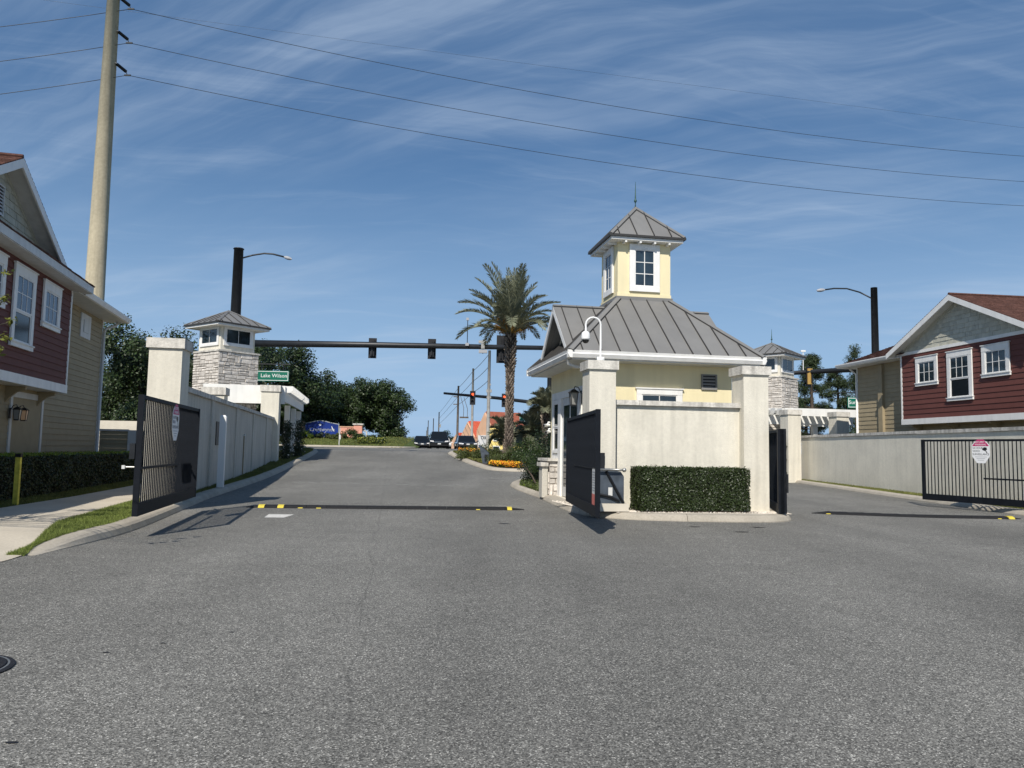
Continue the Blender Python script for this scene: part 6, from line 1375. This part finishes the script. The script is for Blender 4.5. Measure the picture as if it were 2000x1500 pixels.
mb.prism([(-.28, .10), (3.38, .10), (3.38, 1.57), (2.6, 1.70), (1.9, 1.87), (1.35, 1.95), (.8, 1.87), (.3, 1.74), (-.28, 1.62)], lambda a, b: (a, 0, b), lambda a, b: (a, .25, b)); part('sign_frame', mb, 'gold_letter', t)
mb = MB(); mb.prism(ar, lambda a, b: (a, -.03, b), lambda a, b: (a, .0, b)); bd = part('sign_board', mb, 'sign_blue', t)
text(bd, 'Crestwynde', .60, 'gold_letter', (1.6, -.035, .93), (R(90), 0, 0), .004, xs=.92)
mb = MB(); mb.prism([(1.2, 1.45), (1.35, 1.6), (1.5, 1.45), (1.35, 1.3)], lambda a, b: (a, -.045, b), lambda a, b: (a, -.03, b)); mb.prism([(2.55, 1.3), (2.62, 1.3), (2.85, .85), (2.78, .8)], lambda a, b: (a, -.045, b), lambda a, b: (a, -.03, b)); mb.prism([(1.8, .62), (2.3, .42), (3.1, .36), (3.1, .30), (2.2, .34)], lambda a, b: (a, -.045, b), lambda a, b: (a, -.03, b)); part('emblem', mb, 'sign_white', bd)
mb = MB(); mb.box(3.4, 4.95, .1, .4, -.3, 1.25); part('side_wall', mb, 'pink_stucco', t)
mb = MB(); mb.box(3.4, 4.95, .05, .45, 1.25, 1.33); part('coping', mb, 'peach_stucco', t)
mb = MB(); mb.box(4.95, 5.85, -.1, .6, -.7, 1.5); part('pier', mb, 'pink_stucco', t)
mb = MB(); mb.box(4.85, 5.98, -.2, .7, 1.5, 1.66); part('pier_cap', mb, 'cap_stone', t)
mb = MB(); mb.box(-1.1, -.3, -.1, .6, -.7, 1.75); part('pier', mb, 'peach_stucco', t)
mb = MB(); mb.tube([(6.0, .3, .9), (6.3, .3, .8), (6.45, .3, -.7)], .09, 6); mb.tube([(6.9, .3, .3), (6.9, .3, -.7)], .07, 6); part('stone_bracket', mb, 'cap_stone', t)
G2 = 'garden plants below the blue sign'
for i, (x, y, rx, h, m_, lab) in enumerate([(-21.8, 81.5, .9, .9, 'leaf_lime', 'bright lime plant under the left end of the blue sign'), (-20.4, 82, 1.0, .7, 'leaf_dark', 'dark green shrub under the middle of the blue sign'), (-19.3, 81.6, .9, .8, 'leaf_olive', 'pale spiky plant under the right end of the blue sign'), (-18.2, 81.6, .9, .6, 'leaf_olive', 'low pale plant beside the white marker'), (-17.0, 82.0, 1.3, 1.1, 'leaf_bush', 'wide green shrub in front of the pink wall'), (-15.4, 81.0, 1.1, .8, 'leaf_bush', 'green shrub below the pink pier'), (-14.0, 80.4, .9, .7, 'leaf_dark', 'dark low shrub right of the pink pier')]):
    shrub(lab, (x, y, 1.52 + float(np.interp(y, [73.5, 76, 84], [0, .12, 1.15]))), rx, .7, h, 1500, .16, m_, G2, 10)
ground_b = np.stack([RNG.uniform(-15.6, -12.8, 260), RNG.uniform(77.5, 79, 260), RNG.uniform(2.0, 2.55, 260)], 1)
t = thing('flower_bed', 'pale yellow flower clump at the right of the grass bank', 'flower bed', (0, 0, 0)); part('flowers', quads('flowers', *leaves_at(ground_b, np.tile([0, -1., .6], (260, 1)), .14, .8, .5), 'leaf_yellow'), 'leaf_yellow', t, kind='stuff')
gb2 = np.concatenate([ground_b] * 8) + RNG.normal(0, .14, (2080, 3)) - np.array([0, 0, .15]); part('leaves', quads('leaves', *leaves_at(gb2, np.tile([0, 0, 1.0], (2080, 1)), .14, .5, .8), 'leaf_bush'), 'leaf_bush', t, kind='stuff')
t = thing('marker_post', 'slim white roadside marker in front of the pink wall', 'post', (-17.0, 76.2, 1.5), 0)
mb = MB(); mb.tube([(0, 0, 0), (.05, 0, 1.9)], .05, 6); part('shaft', mb, 'label_white', t)
mb = MB(); mb.box(-.02, .16, -.07, .07, .75, 1.2); part('meter', mb, 'label_white', t)

# ------------------------------------------------------------------ cars
def car(label, loc, rz, body, W, Lc, H, kind='sedan', facing=True):
    t = thing('parked_car' if False else 'car', label, 'car', loc, rz, 'dark cars waiting at the junction'); h = H; gl = .5 * H if kind == 'sedan' else .53 * H
    # x = width, y = length; front at -y
    pr = [(0, .28), (.03, .62 * gl / .6), (.12, gl * .95), (1.1, gl + .02), (Lc - .9 if kind == 'sedan' else Lc - .1, gl + .05), (Lc - .05, gl - .05), (Lc, .5), (Lc - .05, .28)]
    def mm(w_): return lambda y, z: (w_, y, z)
    mb = MB()
    n = len(pr); secs = [(-W / 2, .93, .04), (-W / 2 + .10, 1.0, 0), (W / 2 - .10, 1.0, 0), (W / 2, .93, .04)]
    for (x, s, dy) in secs:
        for (y, z) in pr: mb.v.append((x, Lc / 2 + (y - Lc / 2) * (1 - dy), .28 + (z - .28) * s))
    for k in range(3):
        for i in range(n): j = (i + 1) % n; mb.f.append([k * n + i, k * n + j, (k + 1) * n + j, (k + 1) * n + i]); mb.mi.append(0)
    mb.f.append(list(range(n))[::-1]); mb.mi.append(0); mb.f.append([3 * n + i for i in range(n)]); mb.mi.append(0)
    part('body', mb, body, t, True)
    mb = MB(); mb.box(-W / 2 + .12, W / 2 - .12, .3, Lc - .3, .08, .30); part('underbody', mb, 'tyre', t)
    r0, r1 = (1.15, Lc - .5) if kind == 'sedan' else (1.05, Lc - .12); t0, t1 = (1.95, Lc - 1.35) if kind == 'sedan' else (1.75, Lc - .5)
    a, b = W / 2 - .08, W / 2 - .26; zb = gl
    mb = MB(); mb.hexa([(-a, r0, zb), (a, r0, zb), (a, r1, zb + .03), (-a, r1, zb + .03), (-b, t0, h - .03), (b, t0, h - .03), (b, t1, h - .04), (-b, t1, h - .04)]); part('cabin_glass', mb, 'glass_car', t)
    mb = MB(); mb.hexa([(-b - .02, t0 - .03, h - .05), (b + .02, t0 - .03, h - .05), (b + .02, t1 + .03, h - .06), (-b - .02, t1 + .03, h - .06), (-b + .05, t0 + .1, h), (b - .05, t0 + .1, h), (b - .05, t1 - .1, h), (-b + .05, t1 - .1, h)]); part('roof', mb, body, t)
    mb = MB()
    for s in (-1, 1): 
        mb = MB(); mb.tube([(s * a, r0, zb), (s * b, t0, h - .04)], .035, 5); part('window_pillar', mb, body, t); mb = MB(); mb.tube([(s * a, r1, zb), (s * b, t1, h - .05)], .05, 5); part('window_pillar', mb, body, t)
    for y in (.85, Lc - .9):
        for s in (-1, 1):
            mb = MB(); mb.tube([(s * (W / 2 - .22), y, .34), (s * (W / 2 + .005), y, .34)], .34, 18); wl = part('wheel', mb, 'tyre', t); mb = MB(); mb.tube([(s * (W / 2 + .004), y, .34), (s * (W / 2 + .015), y, .34)], .21, 12); part('rim', mb, 'steel', wl)
    zl = gl * .80
    for s in (-1, 1):
        mb = MB(); mb.prism([(.26 * W, zl - .08), (.47 * W, zl - .04), (.47 * W, zl + .08), (.30 * W, zl + .05)], lambda x, z: (s * x, -.015, z), lambda x, z: (s * x, .12, z)); part('headlight', mb, 'lamp_lens', t)
        mb = MB(); mb.ball((s * (W / 2 + .12), 1.35, zb + .12), .11, 8, (1.1, .5, .7)); part('mirror', mb, body, t)
    mb = MB(); mb.box(-.24 * W, .24 * W, -.02, .05, zl - .16, zl + .02); gr_ = part('grille', mb, 'sign_black', t)
    for k in range(3): mb = MB(); mb.box(-.23 * W, .23 * W, -.028, -.021, zl - .14 + k * .055, zl - .12 + k * .055); part('grille_bar', mb, 'chrome', gr_)
    mb = MB(); mb.box(-.42 * W, .42 * W, -.03, .05, .32, .42); part('bumper', mb, 'sign_black', t)
    mb = MB(); mb.box(-.16, .16, -.035, -.022, .44, .56); part('number_plate', mb, 'label_white', t)
car('black sport utility vehicle facing us at the junction', (-7.25, 78, 1.5), R(6), 'car_black', 1.98, 4.8, 1.78, 'suv')
car('dark car left behind the black sport utility vehicle', (-9.9, 86, 1.5), R(8), 'car_black', 1.85, 4.7, 1.42)
car('dark sedan waiting near the orange-roofed building', (-4.25, 76.5, 1.5), R(10), 'car_grey', 1.95, 4.7, 1.38)
car('small pale car behind the black sport utility vehicle', (-8.6, 100, 1.5), R(8), 'plastic_white', 1.8, 4.4, 1.4)

# ------------------------------------------------------------------ far shops
def gable_shop(label, loc, rz, w_, eave, peak, dep, wallm, roofm, dormer=False, wins=()):
    t = thing('shop_building', label, 'building', loc, rz, 'stucco shops beyond the junction')
    mb = MB(); mb.prism([(0, 0), (w_, 0), (w_, eave), (w_ / 2, peak), (0, eave)], lambda x, z: (x, 0, z), lambda x, z: (x, dep, z)); part('wall', mb, wallm, t)
    for s in (0, 1):
        x0 = -.25 if s == 0 else w_ + .25; sl_ = (peak - eave) / (w_ / 2); ze = eave - .25 * sl_
        mb = MB(); mb.hexa([(x0, .25, ze), (w_ / 2, .25, peak), (w_ / 2, dep, peak), (x0, dep, ze), (x0, .25, ze + .22), (w_ / 2, .25, peak + .22), (w_ / 2, dep, peak + .22), (x0, dep, ze + .22)]); part('roof', mb, roofm, t)
    for (a, b, c, d) in wins:
        mb = MB(); mb.box(a, b, -.06, .0, c, d); wn = part('window', mb, 'white_trim', t); mb = MB(); mb.box(a + .12, b - .12, -.08, -.061, c + .12, d - .12); part('pane', mb, 'glass', wn)
    return t
gable_shop('far peach gable shop with coral roof behind the dark utility pole', (-11.9, 152, 1.3), R(-55), 4.2, 1.3, 3.1, 5, 'peach_stucco', 'coral_roof')
gable_shop('peach gable shop with bright coral roof behind the sedan', (-8.7, 132, 1.3), R(-58), 4.8, 2.2, 4.7, 5.5, 'peach_stucco', 'coral_roof', wins=((1.9, 2.9, .6, 1.6),))
t = gable_shop('tall peach gable shop with brown roof and white lettering', (-5.3, 118, 1.3), R(-58), 4.6, 3.0, 5.7, 6.5, 'peach_stucco', 'brown_roof')
mb = MB(); mb.box(.6, 4.0, -.06, -.002, .1, 2.3); part('shopfront', mb, 'white_trim', t)
text(t, 'CVA', .75, 'sign_black', (2.3, -.08, 1.9), (R(90), 0, 0), .02)
gable_shop('low yellow shop with dark windows left of the palm base', (-3.1, 103, 1.3), R(-12), 4.6, 2.9, 3.9, 7, 'yellow_wall', 'brown_roof', wins=((.7, 1.7, 1.3, 2.2), (.7, 1.7, .0, .7), (3.0, 3.9, 1.3, 2.2)))
gable_shop('yellow shop wing seen between the small palms', (2.0, 104, 1.3), R(0), 5.0, 1.6, 2.4, 9, 'yellow_wall', 'brown_roof', wins=((.8, 1.8, .3, 1.1), (2.8, 3.9, .3, 1.1)))
shrub('distant dark tree behind the coral roofs', (-14.3, 165, 1.4), 3.0, 2.0, 4.8, 3000, .4, 'leaf_oak', 'distant trees', 14, 1.2, name='distant_tree', cat='tree')
shrub('distant low tree beside the far utility poles', (-33.5, 260, 1.0), 6.5, 3.0, 2.4, 2500, .6, 'leaf_oak', 'distant trees', 14, 1.2, name='distant_tree', cat='tree')
shrub('distant bushes at the right end of the coral shops', (-20.5, 172, 1.4), 2.5, 2.0, 2.6, 2000, .4, 'leaf_oak', 'distant trees', 14, 1.0, name='distant_tree', cat='tree')
